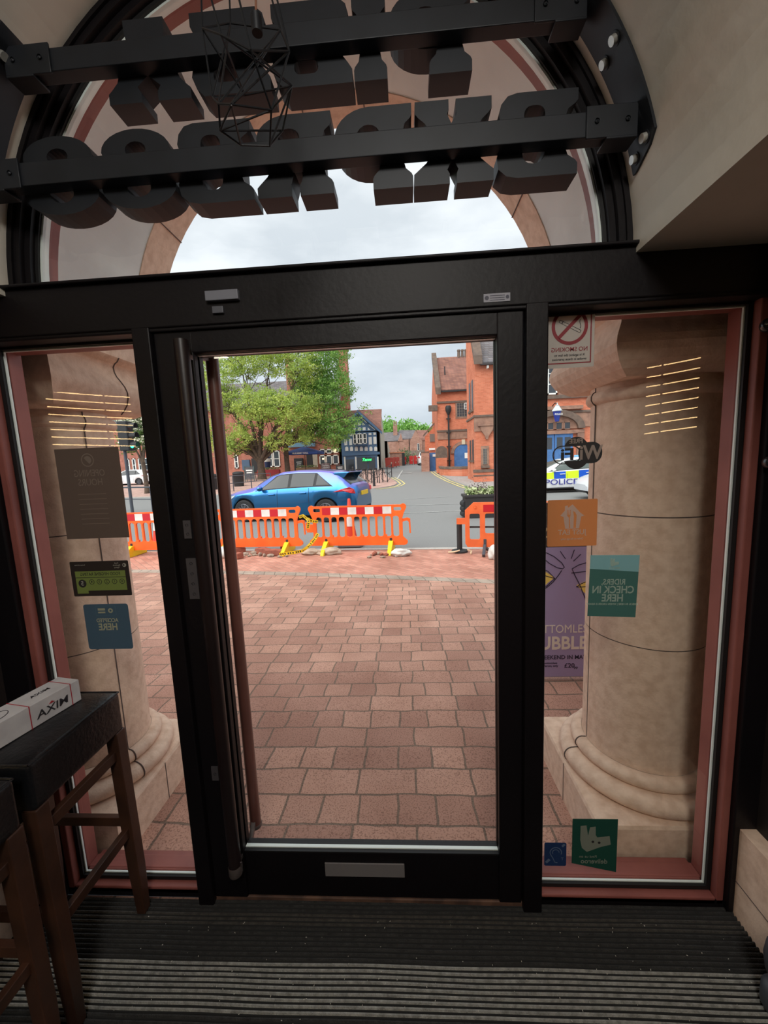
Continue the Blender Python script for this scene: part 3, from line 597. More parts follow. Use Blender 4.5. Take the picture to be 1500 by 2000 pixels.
# ================================================================== BAR STOOLS AND CARTON
def stool(loc, lab, rz=0):
    o = thing('bar_stool', lab, 'bar stool', loc, rz, 'wooden bar stools by the window')
    w = .170; H = .86
    b = bmesh.new(); bmesh.ops.create_cube(b, size=1)
    for v in b.verts: v.co = Vector((v.co.x*2*w, v.co.y*2*w, v.co.z*.140+H-.070))
    bmesh.ops.subdivide_edges(b, edges=b.edges[:], cuts=6, use_grid_fill=True)
    for v in b.verts:
        k = max(0,1-(abs(v.co.x)/w)**6)*max(0,1-(abs(v.co.y)/w)**6)
        if v.co.z > H-.002: v.co.z += .004*k+.0015*mnoise.noise(v.co*18)
        elif v.co.z > H-.13: v.co.x *= 1+.006*mnoise.noise(v.co*14); v.co.y *= 1+.006*mnoise.noise(v.co*14+Vector((3,1,2)))
    me = bpy.data.meshes.new('seat'); b.to_mesh(me); b.free(); me.materials.append(LEATHER); s = bpy.data.objects.new('seat', me); COL.objects.link(s); s.parent = o
    bv = s.modifiers.new('b','BEVEL'); bv.width = .012; bv.segments = 3; bv.angle_limit = R(50)
    for p in me.polygons: p.use_smooth = True
    mb = MB()
    for e in range(4):
        pts = [(-w,-w),(w,-w),(w,w),(-w,w)]; a,c = pts[e],pts[(e+1)%4]; mb.tube([(a[0]*.985,a[1]*.985,H-.002),(c[0]*.985,c[1]*.985,H-.002)], .0032, 6)
    mb.build('piping', LEATHER, s)
    mb = MB(); mb.box((-w*.9,-w*.9,H-.150),(w*.9,w*.9,H-.135)); mb.build('apron', WOOD, o, bevel=.003)
    foot = {}
    for sx in (-1,1):
        for sy in (-1,1):
            mb = MB(); t = Vector((sx*(w-.020), sy*(w-.020), H-.135)); f = Vector((sx*(w-.006), sy*(w-.020), 0))
            vs = []
            for c_,hw in ((t,.021),(t.lerp(f,.75),.020),(f,.0155)):
                for i,j in ((-1,-1),(1,-1),(1,1),(-1,1)): vs.append(c_+Vector((i*hw,j*hw,0)))
            fs = [(3,2,1,0),(8,9,10,11)]+[(k*4+i,k*4+(i+1)%4,k*4+4+(i+1)%4,k*4+4+i) for k in (0,1) for i in range(4)]
            mb.add(vs, fs); mb.build('leg', WOOD, o, bevel=.003); foot[(sx,sy)] = (t,f)
    def rail(a, c, z, w_=.018, h_=.026):
        pa = foot[a][0].lerp(foot[a][1], (H-.135-z)/(H-.135)); pc = foot[c][0].lerp(foot[c][1], (H-.135-z)/(H-.135))
        mb = MB(); mb.bar(pa, pc, w_, h_); mb.build('foot_rail', WOOD, o, bevel=.002)
    rail((1,-1),(1,1),.645,.020,.034); rail((-1,-1),(-1,1),.645,.020,.034); rail((-1,1),(1,1),.375,.020,.034); rail((-1,-1),(1,-1),.375,.020,.034); rail((1,-1),(1,1),.345,.020,.034); rail((-1,-1),(-1,1),.345,.020,.034)
    return o
stool((-1.190,-.214,.0015), 'black leather topped wooden bar stool with the white carton on it')
stool((-1.187,-.592,.0015), 'black leather topped wooden bar stool nearest the camera, at the left edge')
# carton
CB = mat('white_carton', (214,212,214), .75, c2=(196,194,198), ns=14); RL = mat('red_print', (176,40,56), .6); INK = mat('dark_print', (48,46,52), .6)
A = Vector((-1.112,-.098,.8665)); Bp = Vector((-1.157,-.333,.8665)); dirn = (Bp-A).normalized(); lft = Vector((dirn.y,-dirn.x,0))
ang = math.atan2(dirn.y, dirn.x)
o = thing('carton', 'long white cardboard carton lying on the stool seat', 'box', A, ang)
Lc, Wc, Hc = .335, .088, .072
mb = MB(); mb.box((0,-Wc,0),(Lc,0,Hc)); mb.build('box_body', CB, o, bevel=.0015)
# local: +x towards the camera, -y is the window/left side, +y face (y=0) looks to the room's right
for xx in (.028,.150): mb = MB(); mb.box((xx,-Wc-.0008,-.0004),(xx+.0022,.0008,Hc+.0008)); mb.build('red_line', RL, o)
Mside = Matrix.Translation((.088,.0009,.030))@Matrix.Rotation(PI,4,'Z')@Matrix.Rotation(PI/2,4,'X')
mb = MB(); mb.mesh(text('AXIM', .034, .0008, bold=.008, shear=.1, sx=1.15), Mside); mb.build('lettering', INK, o)
mb = MB(); mb.mesh(flat([[(-.010,.016),(.008,.016),(-.001,.023)]], .0008), Mside); mb.build('red_mark', RL, o)
Mtop = Matrix.Translation((.088,-.045,Hc+.0009))@Matrix.Rotation(PI,4,'Z')
mb = MB(); mb.mesh(text('AXIM', .020, .0008, bold=.004, sx=1.2), Mtop); mb.build('top_print', INK, o); mb = MB(); mb.mesh(flat([stroke(arc(-.13,0,.040,0,360,28,.026),.0016)], .0008), Mtop); mb.build('printed_oval', INK, o); mb = MB(); mb.mesh(flat([stroke([(-.150,-.004),(-.136,-.012),(-.116,.010)],.0016)], .0008), Mtop); mb.build('printed_tick', INK, o)
# grey thing at the lower right edge
d_ = ray(1524,1975); p = CAM+d_*(-CAM.z/d_.z); p.z = .0015
o = thing('floor_stand', 'dark grey plastic foot of a stand at the lower right edge of the view', 'stand', p)
mb = MB(); mb.lathe([(0,0),(.04,0),(.045,.01),(.045,.06),(.036,.075),(.02,.08),(0,.08)], (0,0,0), 24); mb.build('foot', mat('dark_grey_plastic', (70,74,82), .5), o)
mb = MB(); mb.lathe([(.02,.08),(.02,.10),(.040,.12),(.046,.16),(.042,.20),(.028,.225),(0,.23)], (0,0,0), 24); mb.build('cap', mat('dark_grey_plastic', (1,1,1)), o)

# ================================================================== STICKERS ON THE GLASS
GY = .0215
def sticker(name, lab, px, parts, ang=0, cat='sticker', yy=None, pyc=None):
    """px = pixel box on the pane; parts: (partname, material, polys-or-mesh, depth) in metres, read from the street, centre 0,0"""
    x0,y0,x1,y1 = px; Y_ = yy if yy is not None else GY
    a = at((x0+x1)/2,(y0+y1)/2,Y_); w = abs(at(x1,(y0+y1)/2,Y_).x-at(x0,(y0+y1)/2,Y_).x); h = abs(at((x0+x1)/2,y0,Y_).z-at((x0+x1)/2,y1,Y_).z)
    o = thing(name, lab, cat, a); Mx = OUTW(0,0,0)@Matrix.Rotation(ang,4,'Z')
    for nm,mt,ms,dp in parts(w,h):
        l = ms if isinstance(ms, list) else [ms]
        if isinstance(l[0], bpy.types.Mesh):
            for q in l: mb = MB(); mb.mesh(q, Mx); mb.build(nm, mt, o)
            continue
        mb = MB()
        if l and all(isinstance(q, list) and isinstance(q[0], tuple) for q in l): l = [l]
        for q in l: mb.mesh(q if isinstance(q, bpy.types.Mesh) else flat(q, dp), Mx)
        mb.build(nm, mt, o)
    return o
def tx(s, size, x, y, d=.0014, **k):
    me = text(s, size, d, **k); me.transform(Matrix.Translation((x,y,0))); return me
def FM(n, c, t=.35): return mat(n, c, .6, trans=t)
def nosmoke(w,h):
    r = w*.365; cy = h*.10; k = w/2
    cig = [[(-.20*w+.0,-.0)]]
    ring = [circ(0,cy,r,40), circ(0,cy,r*.82,40)]
    bar_ = [stroke([(-r*.62,cy+r*.62),(r*.62,cy-r*.62)], r*.19)]
    c1,s1 = math.cos(R(28)), math.sin(R(28))
    def rot(x,y): return (c1*x-s1*y, s1*x+c1*y+cy)
    cigo = [[rot(*p) for p in rrect(-.25*w,-.03*w,.24*w,.03*w,.002)], [rot(*p) for p in rrect(-.24*w,-.022*w,.16*w,.022*w,.001)], [rot(*p) for p in rrect(.175*w,-.022*w,.23*w,.022*w,.001)]]
    smoke = [stroke([(-.21*w-.01*w*math.sin(t*1.6), cy-.05*w+.045*w*t) for t in [i*.35 for i in range(12)]], .012*w)]
    return [('backing', FM('offwhite_film',(216,212,206),.55), [rrect(-w/2,-h/2,w/2,h/2,.003)], .0006),
            ('border', FM('dull_red_film',(158,62,70),.3), [rrect(-w*.44,-h*.44,w*.455,h*.44,.002), rrect(-w*.44+.0035,-h*.44+.0035,w*.455-.0035,h*.44-.0035,.001)], .0014),
            ('prohibition_sign', FM('dull_red_film',(0,0,0)), [ring, bar_], .0020),
            ('cigarette', FM('print_black',(44,42,44),.1), [cigo, smoke], .0014),
            ('lettering', FM('dull_red_film',(0,0,0)), [tx('NO SMOKING', h*.088, 0, -h*.235, bold=.01, sx=.97)], .001),
            ('small_lettering', FM('print_black',(0,0,0)), [tx('It is against the law to\nsmoke in these premises', h*.052, 0, -h*.345, bold=.012, sx=.98, lh=1.15)], .001)]
sticker('no_smoking_sign', 'white no smoking sign with a red ring at the top of the right window', (1064,583,1161,719), nosmoke)
def wifi(w,h):
    el = circ(.0,0,w*.33,40,h*.5); rp = rrect(-w*.5,-h*.34,.17*w,h*.30,.32*h,8)
    lp = rrect(-.06*w,-h*.36,w*.5,h*.26,.27*h,8); li = rrect(-.035*w,-h*.325,w*.475,h*.225,.235*h,8)
    B = FM('print_black',(0,0,0)); Wm = FM('wifi_pale_film',(214,196,186),.6)
    out = [('backing', B, [[el], [rp]], .0006)]
    out.append(('white_oval', mat('clear_film',(190,186,184),.5,trans=.75), [[li]], .0016)); out.append(('lettering', B, [tx('Fi', h*.56, .21*w, -h*.06, .0026, bold=.02, sx=1.15)], .001))
    out.append(('pale_lettering', Wm, [tx('Wi', h*.60, -.24*w, -h*.03, .0026, bold=.025, sx=.95), tx('FREE', h*.20, 0, h*.355, .0026, bold=.02)], .001)); return out
def wifi2(w,h):
    # black cut film; the second word sits on bare glass inside a black outline
    B = FM('print_black',(0,0,0)); Wm = FM('wifi_pale_film',(214,196,186),.6)
    lp = rrect(-.08*w,-h*.34,w*.5,h*.24,.28*h,8); li = rrect(-.05*w,-h*.31,w*.475,h*.21,.25*h,8)
    topc = [p for p in arc(.02*w,.0,w*.27,25,155,20,h*.5)]; botc = [p for p in arc(.02*w,-.05*h,w*.27,-155,-25,20,h*.45)]
    return [('backing', B, [[rrect(-w*.5,-h*.34,-.02*w,h*.32,.3*h,8)]], .0006), ('cap', B, [[topc]], .0007), ('base', B, [[botc]], .0007),
            ('outline', B, [[lp, li]], .0008), ('lettering', B, [tx('Fi', h*.50, .20*w, -h*.05, .0014, bold=.03, sx=1.25)], .001),
            ('pale_lettering', Wm, [tx('Wi', h*.60, -.27*w, -h*.02, .0026, bold=.025, sx=.92), tx('FREE', h*.20, .03*w, h*.36, .0026, bold=.02)], .001)]
sticker('wifi_sticker', 'black free WiFi sticker on the right window above the orange sticker', (1079,853,1176,916), wifi2)
def jeat(w,h):
    Wf = FM('dull_white_film',(236,228,220),.6); k = h*.26
    house = [(-.62,.30),(-.95,.05),(-.70,-.02),(-.55,-1),(.0,-1),(.55,-1),(.70,-.02),(.95,.10),(.60,.50),(.60,.85),(.40,.92),(.34,.72),(.0,1.0)]
    house = [(x*k,y*k+h*.14) for x,y in house]
    kn = [[(x*k,y*k+h*.14) for x,y in p] for p in ([(-.30,-.95),(-.10,-.95),(-.12,.0),(-.05,.45),(-.22,.35),(-.34,.1)],[(.16,-.95),(.26,-.95),(.28,-.1),(.42,.1),(.42,.55),(.37,.55),(.36,.15),(.32,.15),(.31,.55),(.27,.55),(.25,.15),(.20,.15),(.19,.55),(.14,.55),(.14,.1),(.2,-.1)])]
    O = FM('orange_film',(232,170,112),.5)
    return [('backing', O, [rrect(-w/2,-h/2,w/2,h/2,.004)], .0006), ('symbol', Wf, [[house]+kn], .0014),
            ('lettering', Wf, [tx('JUST EAT', h*.155, 0, -h*.20, bold=.012, sx=.92), tx('Order on the app today', h*.06, 0, -h*.34, bold=.01, sx=.8)], .001)]
sticker('orange_sticker', 'orange food delivery sticker on the right window with a house symbol', (1069,976,1166,1067), jeat)
def roo(cx,cy,k,flip=1): return [(cx+flip*x*k,cy+y*k) for x,y in [(-1,.95),(-.62,1.0),(-.50,.22),(-.38,.85),(-.02,.92),(.0,.28),(.12,.10),(.90,.22),(1.0,-.42),(.32,-.62),(-.55,-1.0),(-.88,-.70),(-1.0,-.1)]]
def riders(w,h):
    T = FM('teal_film',(92,142,136),.5); Tl = FM('pale_teal_film',(166,208,212),.6); Wf = FM('pale_green_print',(216,232,222),.6)
    return [('backing', T, [[(-w/2,-h/2),(w/2,-h/2+.004),(w/2,h*.285),(-w/2,h*.235)]], .0006), ('upper_band', Tl, [[(-w/2,h*.235),(w/2,h*.285),(w/2,h/2),(-w/2,h/2)]], .0006),
            ('symbol', Wf, [roo(.0,h*.38,h*.068,-1)], .0014) if False else ('symbol', Wf, [[roo(.0,h*.385,h*.066,-1)]], .0014),
            ('lettering', Wf, [tx('RIDERS,', h*.125, 0, h*.07, bold=.015, sx=.86), tx('CHECK IN', h*.165, 0, -h*.055, bold=.022, sx=.84), tx('HERE', h*.165, 0, -h*.19, bold=.022, sx=.86), tx('CHECK IN HERE | WHEN ORDER IS READY', h*.042, 0, -h*.285, bold=.02, sx=.98), tx('deliveroo', h*.045, 0, h*.30)], .001)]
sticker('riders_sticker', 'teal sticker asking riders to check in here, on the right window', (1150,1085,1245,1206), riders, R(1.5))
def deliv(w,h):
    D = FM('dark_green_film',(36,92,80),.4); G_ = FM('grey_green_print',(150,158,146),.35); K = FM('print_black',(0,0,0))
    hd = roo(-.02*w,h*.13,w*.34,-1)
    hd = [(x*-1*-1,y) for x,y in hd]
    return [('backing', D, [[(-w/2,-h/2),(w/2,-h*.34),(w/2,h/2),(-w/2,h/2)]], .0006), ('symbol', G_, [[hd]], .0014), ('eyes', K, [[circ(-.10*w,h*.06,w*.03,12)],[circ(.04*w,h*.075,w*.03,12)]], .0022),
            ('lettering', G_, [tx('deliveroo', h*.125, -.0*w, -h*.30, bold=.012, sx=.92), tx('Find us on', h*.07, .14*w, -h*.21, bold=.0)], .001)]
sticker('dark_green_sticker', 'dark green delivery sticker low on the right window', (1117,1600,1205,1703), deliv)
def hear(w,h):
    Bf = FM('navy_film',(40,70,120),.4); P_ = FM('grey_blue_print',(110,130,160),.3)
    ear = stroke(arc(-.02*w,.08*h,.26*w,200,-40,16)+[(.10*w,-.18*h),(.02*w,-.34*h),(-.10*w,-.36*h)], .035*w)
    ear2 = stroke(arc(-.02*w,.08*h,.15*w,180,-30,10), .03*w)
    return [('backing', Bf, [rrect(-w/2,-h/2,w/2,h/2,.006)], .0006), ('ear_symbol', P_, [[ear],[ear2],[stroke([(.26*w,-.22*h),(.42*w,-.36*h)],.12*w)],[stroke([(-.42*w,.44*h),(-.30*w,.34*h)],.10*w)]], .0014), ('lettering', P_, [tx('T', h*.16, -.32*w, -.2*h)], .001)]
sticker('hearing_loop_sticker', 'small square dark blue hearing loop sticker in the bottom corner of the right window', (1063,1646,1106,1691), hear)
def hours(w,h):
    Bk = FM('brown_grey_film',(122,106,98),.45); P_ = FM('faint_print',(160,146,136),.5)
    ls = []
    for i in range(7): ls.append([(-w*.22,h*.0-h*.055*i),(w*.22,h*.0-h*.055*i),(w*.22,h*.0-h*.055*i-.0018),(-w*.22,h*.0-h*.055*i-.0018)])
    return [('backing', Bk, [[(-w*.5,-h/2),(w*.5,-h/2),(w*.5,h/2),(-w*.5,h/2)]], .0006),
            ('emblem', P_, [[circ(0,h*.37,w*.10,24), circ(0,h*.37,w*.085,24)],[arc(0,h*.37,w*.06,30,250,12)]], .0010),
            ('lettering', P_, [tx('OPENING', h*.105, 0, h*.225, .001, sx=.78), tx('HOURS', h*.105, 0, h*.125, .001, sx=.82)], .001), ('lines', P_, [ls], .001)]
sticker('opening_hours_panel', 'large brown grey opening hours panel on the left window', (118,876,242,1053), hours, R(0))
def hyg(w,h):
    K = FM('hygiene_black',(48,40,38),.2); Gn = FM('lime_film',(168,190,104),.55); Kp = FM('print_black',(0,0,0)); Wp = FM('pale_print',(190,190,180),.4)
    gp = [(-w*.43,-h*.34),(.12*w,-h*.34),(.24*w,-h*.34),(.24*w,-h*.42),(w*.43,-h*.42),(w*.43,h*.22),(-w*.43,h*.22)]
    rings = []
    out = [('backing', K, [rrect(-w/2,-h/2,w/2,h/2,.004)], .0006), ('green_panel', Gn, [gp], .0012)]
    xs = [-.36,-.23,-.10,.03,.16]
    out.append(('number_ring', Kp, [[circ(x*w,-.09*h,.055*h*1.35,20), circ(x*w,-.09*h,.045*h*1.35,20)] for x in xs], .0018))
    out.append(('rating_disc', Kp, [[circ(.325*w,-.13*h,.115*h,24)]], .0018))
    out.append(('lettering', Kp, [tx('FOOD HYGIENE RATING', h*.13, 0, h*.13, .0018, sx=.80, bold=.004)]+[tx(str(i), h*.10, x*w, -.09*h, .0018, bold=.01) for i,x in enumerate(xs)]+[flat([[(-w*.43,h*.045),(w*.43,h*.045),(w*.43,h*.03),(-w*.43,h*.03)]], .0018)], .001))
    out.append(('pale_lettering', Wp, [tx('5', h*.17, .325*w, -.13*h, .0026, bold=.02), tx('Food\nStandards\nAgency', h*.06, -.30*w, .37*h, .0012, sx=.9), tx('food.gov.uk/ratings', h*.045, .33*w, .40*h, .0012, sx=.9)], .001))
    out.append(('emblem', Wp, [[circ(-.43*w,h*.37,h*.055,16), circ(-.42*w,h*.37,h*.025,12)]], .0012)); return out
sticker('hygiene_rating_sticker', 'black and lime green food hygiene rating sticker on the left window', (140,1096,254,1164), hyg)
def acc(w,h):
    Bf = FM('slate_blue_film',(98,126,146),.55); Yp = FM('pale_yellow_print',(226,226,196),.6); Lb = FM('light_blue_print',(100,140,160),.4)
    return [('backing', Bf, [rrect(-w/2,-h/2,w/2,h/2,.009)], .0006), ('frame_line', Lb, [rrect(-.22*w,h*.25,.24*w,h*.46,.005), rrect(-.22*w+.0012,h*.25+.0012,.24*w-.0012,h*.46-.0012,.004)], .0012),
            ('emblem', Yp, [[circ(-.10*w,h*.355,.055*w,10), circ(-.10*w,h*.355,.025*w,8)],[rrect(.02*w,h*.30,.18*w,h*.335,.001)],[rrect(.02*w,h*.36,.18*w,h*.41,.001)]], .0012),
            ('lettering', Yp, [tx('ACCEPTED', h*.115, 0, h*.14, .0012, bold=.02, sx=.84), tx('HERE', h*.21, 0, -h*.01, .0012, bold=.024, sx=.86)], .001),
            ('small_lettering', Lb, [tx('restaurant discount card', h*.04, 0, -h*.13, .0012)], .001)] 
def acc2(w,h):
    q = acc(w,h); q.pop(); return q
sticker('accepted_here_sticker', 'slate blue accepted here sticker with rounded corners on the left window', (168,1180,255,1268), acc2, R(0))

# ================================================================== STREET FURNITURE
OR = mat('orange_plastic', (255,112,40), .5, c2=(244,98,30), ns=3); REDR = mat('red_reflective', (196,30,44), .45); WHR = mat('white_reflective', (238,236,232), .45, c2=(214,212,208), ns=6)
YEL = mat('yellow_plastic', (240,208,30), .5); BLK = mat('black_rubber', (44,44,46), .7)
def barrier(loc, rz, lab, feet=((.28,'y'),(1.72,'y')), hook=True, Lb=1.93):
    o = thing('pedestrian_barrier', lab, 'barrier', loc, rz, 'orange chapter eight barriers along the kerb')
    out = [(0.02,.13),(Lb-.04,.13)]+arc(Lb-.04,.19,.055,-90,30,4)+[(Lb-.075,.30),(Lb-.075,.66),(Lb-.05,.74)]+arc(Lb-.06,.87,.065,-30,90,5)+[(Lb-.1,.915),(.1,.915)]+arc(.06,.87,.065,90,210,5)+[(.045,.74),(.075,.66),(.075,.30),(.0,.24)]+[(-.01,.18)]
    holes = [rrect(.09,.80,.24,.87,.03), rrect(Lb-.24,.80,Lb-.09,.87,.03)]
    n = 11; x0,x1 = .125, Lb-.125; st = (x1-x0)/n
    for i in range(n):
        a = x0+i*st+.018; b = x0+(i+1)*st-.018
        holes.append(rrect(a,.30,b,.70,.045,4))
    mb = MB(); M = Matrix.Rotation(PI/2,4,'X')
    mb.mesh(flat([out]+holes, .045), M)
    for i in (2,6,9): mb.box((x0+i*st-.005,-.026,.29),(x0+i*st+.045,.026,.34))
    mb.build('panel', OR, o, bevel=.006)
    n = 8; a,b = .28, Lb-.28
    for i in range(n):
        mb = MB(); x_ = a+(b-a)*i/n; mb.box((x_,-.0255,.745),(x_+(b-a)/n-.001,.0255,.885)); mb.build('reflective_band', REDR if i%2 == 0 else WHR, o)
    if hook:
        mb = MB(); mb.mesh(flat([[(Lb-.08,.64),(Lb+.02,.66),(Lb+.075,.64),(Lb+.08,.36),(Lb+.055,.36),(Lb+.045,.58),(Lb+.01,.605),(Lb-.08,.58)]], .03), M); mb.build('hook', OR, o, bevel=.004)
        mb = MB(); mb.box((-.06,-.02,.40),(.08,.02,.56)); mb.box((-.075,-.02,.44),(-.05,.02,.60)); mb.build('socket', OR, o, bevel=.006)
    for fx,c in feet:
        f = YEL if c == 'y' else mat('dark_grey_plastic', (70,74,82), .5)
        mb = MB(); mb.box((fx-.022,-.034,.10),(fx+.022,.034,.27)); mb.build('foot_stem', BLK, o, bevel=.004)
        mb = MB(); 
        for s in (-1,1): mb.prism([(fx-.03,.0),(fx+.035,.0),(fx+.05,.12),(fx-.035,.14)], .03, M=Matrix.Translation((0,-.03 if s < 0 else .0,0)))
        vs = []
        for yy,zz,hw in ((-.37,0,.030),(-.34,.07,.036),(-.06,.22,.045),(.06,.22,.045),(.34,.07,.036),(.37,0,.030)): vs += [(fx-hw,yy,0),(fx+hw,yy,0),(fx+hw,yy,max(zz,.012)),(fx-hw,yy,max(zz,.012))]
        fs = [(i*4+j,i*4+(j+1)%4,i*4+4+(j+1)%4,i*4+4+j) for i in range(5) for j in range(4)]+[(3,2,1,0),(20,21,22,23)]
        mb = MB(); mb.add(vs, fs); mb.build('foot', f, o, bevel=.006)
    return o
def gz(x,y): return (x,y,g(y)+.004)
barrier(gz(-6.02,6.52), R(-3), 'orange barrier seen through the left window past the column', feet=((.3,'y'),(1.55,'y')))
barrier(gz(-4.03,6.50), R(-3), 'orange barrier in front of the blue car, left of the yellow tape', feet=((.34,'y'),(1.62,'y')))
barrier(gz(-1.93,6.38), R(-5), 'orange barrier with red and white band between the yellow tape and the open gap', feet=((.33,'y'),(1.62,'y')))
# octagonal ended barrier at right
o = thing('pedestrian_barrier', 'orange barrier with cut corner and large openings beside the planter', 'barrier', gz(1.03,5.84), R(-9), 'orange barriers at the right')
mb = MB(); M = Matrix.Rotation(PI/2,4,'X')
out = [(.06,.13),(1.9,.13),(1.9,.94),(.17,.94),(.02,.80),(.02,.66),(-.13,.66),(-.13,.55),(.02,.55),(.02,.20)]
mb.mesh(flat([out]+[rrect(.10+.27*i,.27 if i==0 else .38,.28+.27*i,.74,.03) for i in range(7)], .045), M)
mb.lathe([(.03,-.028),(.03,-.024),(.018,-.024),(.012,-.032),(0,-.032)], (.20,0,.85), 16, axis='y'); mb.build('panel', mat('faded_orange_plastic', (244,116,60), .55, c2=(226,104,56), ns=5), o, bevel=.006)
for i in range(5): mb = MB(); mb.box((.34+.22*i,-.0255,.77),(.559+.22*i,.0255,.90)); mb.build('reflective_band', REDR if i%2 == 0 else WHR, o)
mb = MB(); mb.box((.10,.05,.47),(1.8,.07,.50)); mb.build('rear_rail', BLK, o)
mb = MB(); mb.box((.34,-.034,.10),(.39,.034,.28)); mb.bar((.36,-.02,.16),(.33,-.26,.03),.05,.06); mb.bar((.36,-.02,.14),(.42,.22,.03),.05,.05); mb.build('foot', mat('dark_grey_plastic', (1,1,1)), o, bevel=.005)
# bollard stub behind it
o = thing('signal_post_stub', 'short black post with a round foot behind the right hand barrier', 'post', gz(.97,6.02))
mb = MB(); mb.tube([(0,0,0),(0,0,.62)], .05, 16); mb.build('post', BLK, o); mb = MB(); mb.lathe([(0,0),(.15,0),(.15,.03),(.1,.045),(.05,.05)], (0,0,0), 20); mb.build('foot', BLK, o)
mb = MB(); mb.tube([(-.22,-.1,.02),(-.12,-.16,.04),(-.02,-.14,.06)], .015, 6); mb.tube([(.12,-.14,.07),(.19,-.17,.05),(.16,-.27,.02)], .015, 6); mb.build('cable_end', mat('cream_cable', (222,196,160), .7), o)
# cones
def cone(loc, lab):
    o = thing('traffic_cone', lab, 'traffic cone', loc)
    mb = MB(); mb.lathe([(.15,.06),(.145,.10),(.093,.42),(.085,.46),(.03,.98),(.024,1.0),(0,1.0)], (0,0,0), 28); mb.build('cone_body', mat('red_orange_cone', (232,72,52), .55), o)
    mb = MB(); mb.lathe([(.097,.42),(.099,.42),(.058,.76),(.056,.76)], (0,0,0), 28); mb.build('white_sleeve', WHR, o)
    mb = MB(); mb.mesh(flat([rrect(-.26,-.26,.26,.26,.06)], .05), Matrix.Translation((0,0,.035))); mb.build('base', mat('grey_rubber', (120,124,128), .8), o, bevel=.01)
    return o
cone(gz(-1.20,6.95), 'red traffic cone with white sleeve behind the middle barrier')
cone(gz(-5.62,7.25), 'red traffic cone on a grey base behind the barrier in the left window')
# caution tape
TY = mat('yellow_tape', (238,200,30), .5); TB = mat('tape_black_print', (40,38,34), .6)
def tape(pts, lab):
    o = thing('caution_tape', lab, 'tape', pts[0], 0, 'yellow and black tape on the barriers'); P_ = [Vector(p)-Vector(pts[0]) for p in pts]
    mb = MB(); k = MB(); w = .030; L_ = len(P_)
    d = [(P_[min(i+1,L_-1)]-P_[max(i-1,0)]).normalized() for i in range(L_)]; vs = []; 
    for i,p in enumerate(P_):
        u = d[i].cross(Vector((0,1,.15))).normalized(); vs += [p+u*w, p-u*w, p-u*w+Vector((0,.002,0)), p+u*w+Vector((0,.002,0))]
    mb.add(vs, [(i*4+j,i*4+(j+1)%4,i*4+4+(j+1)%4,i*4+4+j) for i in range(L_-1) for j in range(4)]); mb.build('ribbon', TY, o)
    mb = MB()
    for i in range(L_-1):
        a,b = P_[i],P_[i+1]; u = d[i].cross(Vector((0,1,.15))).normalized()
        for t in (.15,.45,.72):
            q = a.lerp(b,t); e = a.lerp(b,t+.16); mb.add([q+u*.016-Vector((0,.003,0)), e+u*.016-Vector((0,.003,0)), e-u*.016-Vector((0,.003,0)), q-u*.016-Vector((0,.003,0))], [(0,1,2,3)])
    mb.build('print', TB, o, recalc=False)
T = lambda x,y,Y: tuple(at(x,y,Y))
tape([T(584,1010,6.28),T(592,1007,6.25),T(600,1014,6.24),T(610,1018,6.24),T(621,1019,6.24)], 'yellow tape tied between the two barrier ends')
tape([T(601,1012,6.21),T(603,1020,6.19),T(601,1032,6.21)], 'short loose end of yellow tape hanging at the barrier joint')
tape([T(621,1042,6.24),T(616,1051,6.20),T(609,1060,6.15),T(600,1069,6.05),T(590,1076,5.9),T(576,1079,5.85),T(560,1081,5.9),T(546,1083,5.92)], 'yellow and black tape trailing from the barriers down to the rubble')
# rubble
RUB = mat('rubble_mix', (176,158,140), .95, c2=(140,124,112), ns=9, bump=.4, bs=30); BRK = mat('broken_brick', (164,96,76), .9, c2=(134,78,66), ns=12, bump=.3)
def rock(name, loc, s, m_, lab, cat, group=None, seed=0, sub=2, amp=.35, rz=0):
    b = bmesh.new(); bmesh.ops.create_icosphere(b, subdivisions=sub, radius=1)
    for v in b.verts:
        n_ = mnoise.noise(v.co*1.7+Vector((seed*3.1,seed,0))); v.co *= 1+amp*n_; v.co = Vector((v.co.x*s[0],v.co.y*s[1],max(v.co.z,-.6)*s[2]))
    lo = min(v.co.z for v in b.verts)
    for v in b.verts: v.co.z -= lo
    me = bpy.data.meshes.new(name); b.to_mesh(me); b.free(); me.materials.append(m_)
    for p in me.polygons: p.use_smooth = sub > 2
    o = bpy.data.objects.new(name, me); COL.objects.link(o); o.location = loc; o.rotation_euler.z = rz; return tag(o, lab, cat, group)
def onp(x,y): p = gnd(x,y); return (p.x,p.y,p.z+.003)
for i,(x,y,sx) in enumerate(((510,1083,.17),(534,1086,.19),(557,1077,.10),(469,1081,.12),(470,1092,.07))):
    mb = MB(); b = [(-sx,-.07,0),(sx,-.06,0)]; mb.prism([(-sx,0),(sx*.95,0),(sx,.10),(sx*.2,.12),(-sx*.9,.11)], .12)
    o = mb.build('broken_brick', BRK, None, bevel=.012); o.location = onp(x,y); o.rotation_euler.z = R(-20+17*i)
    tag(o, ['broken red brick at the left end of the rubble by the kerb','long broken red brick beside the yellow tape','small red brick piece lying behind the tape','brown brick lump by the left barrier foot','small brick chip in front of the barrier foot'][i], 'brick')
random.seed(12)
for i in range(16):
    x = 474+i*6.3+random.uniform(-3,3); y = 1085+random.uniform(-3,5)
    rock('rubble_stone', onp(x,y), (random.uniform(.03,.09),random.uniform(.03,.06),random.uniform(.02,.05)), RUB, 'grey brown stone in the rubble heap at the kerb under the left barrier', 'stone', 'stones of the rubble heap under the left barrier', i, 1)
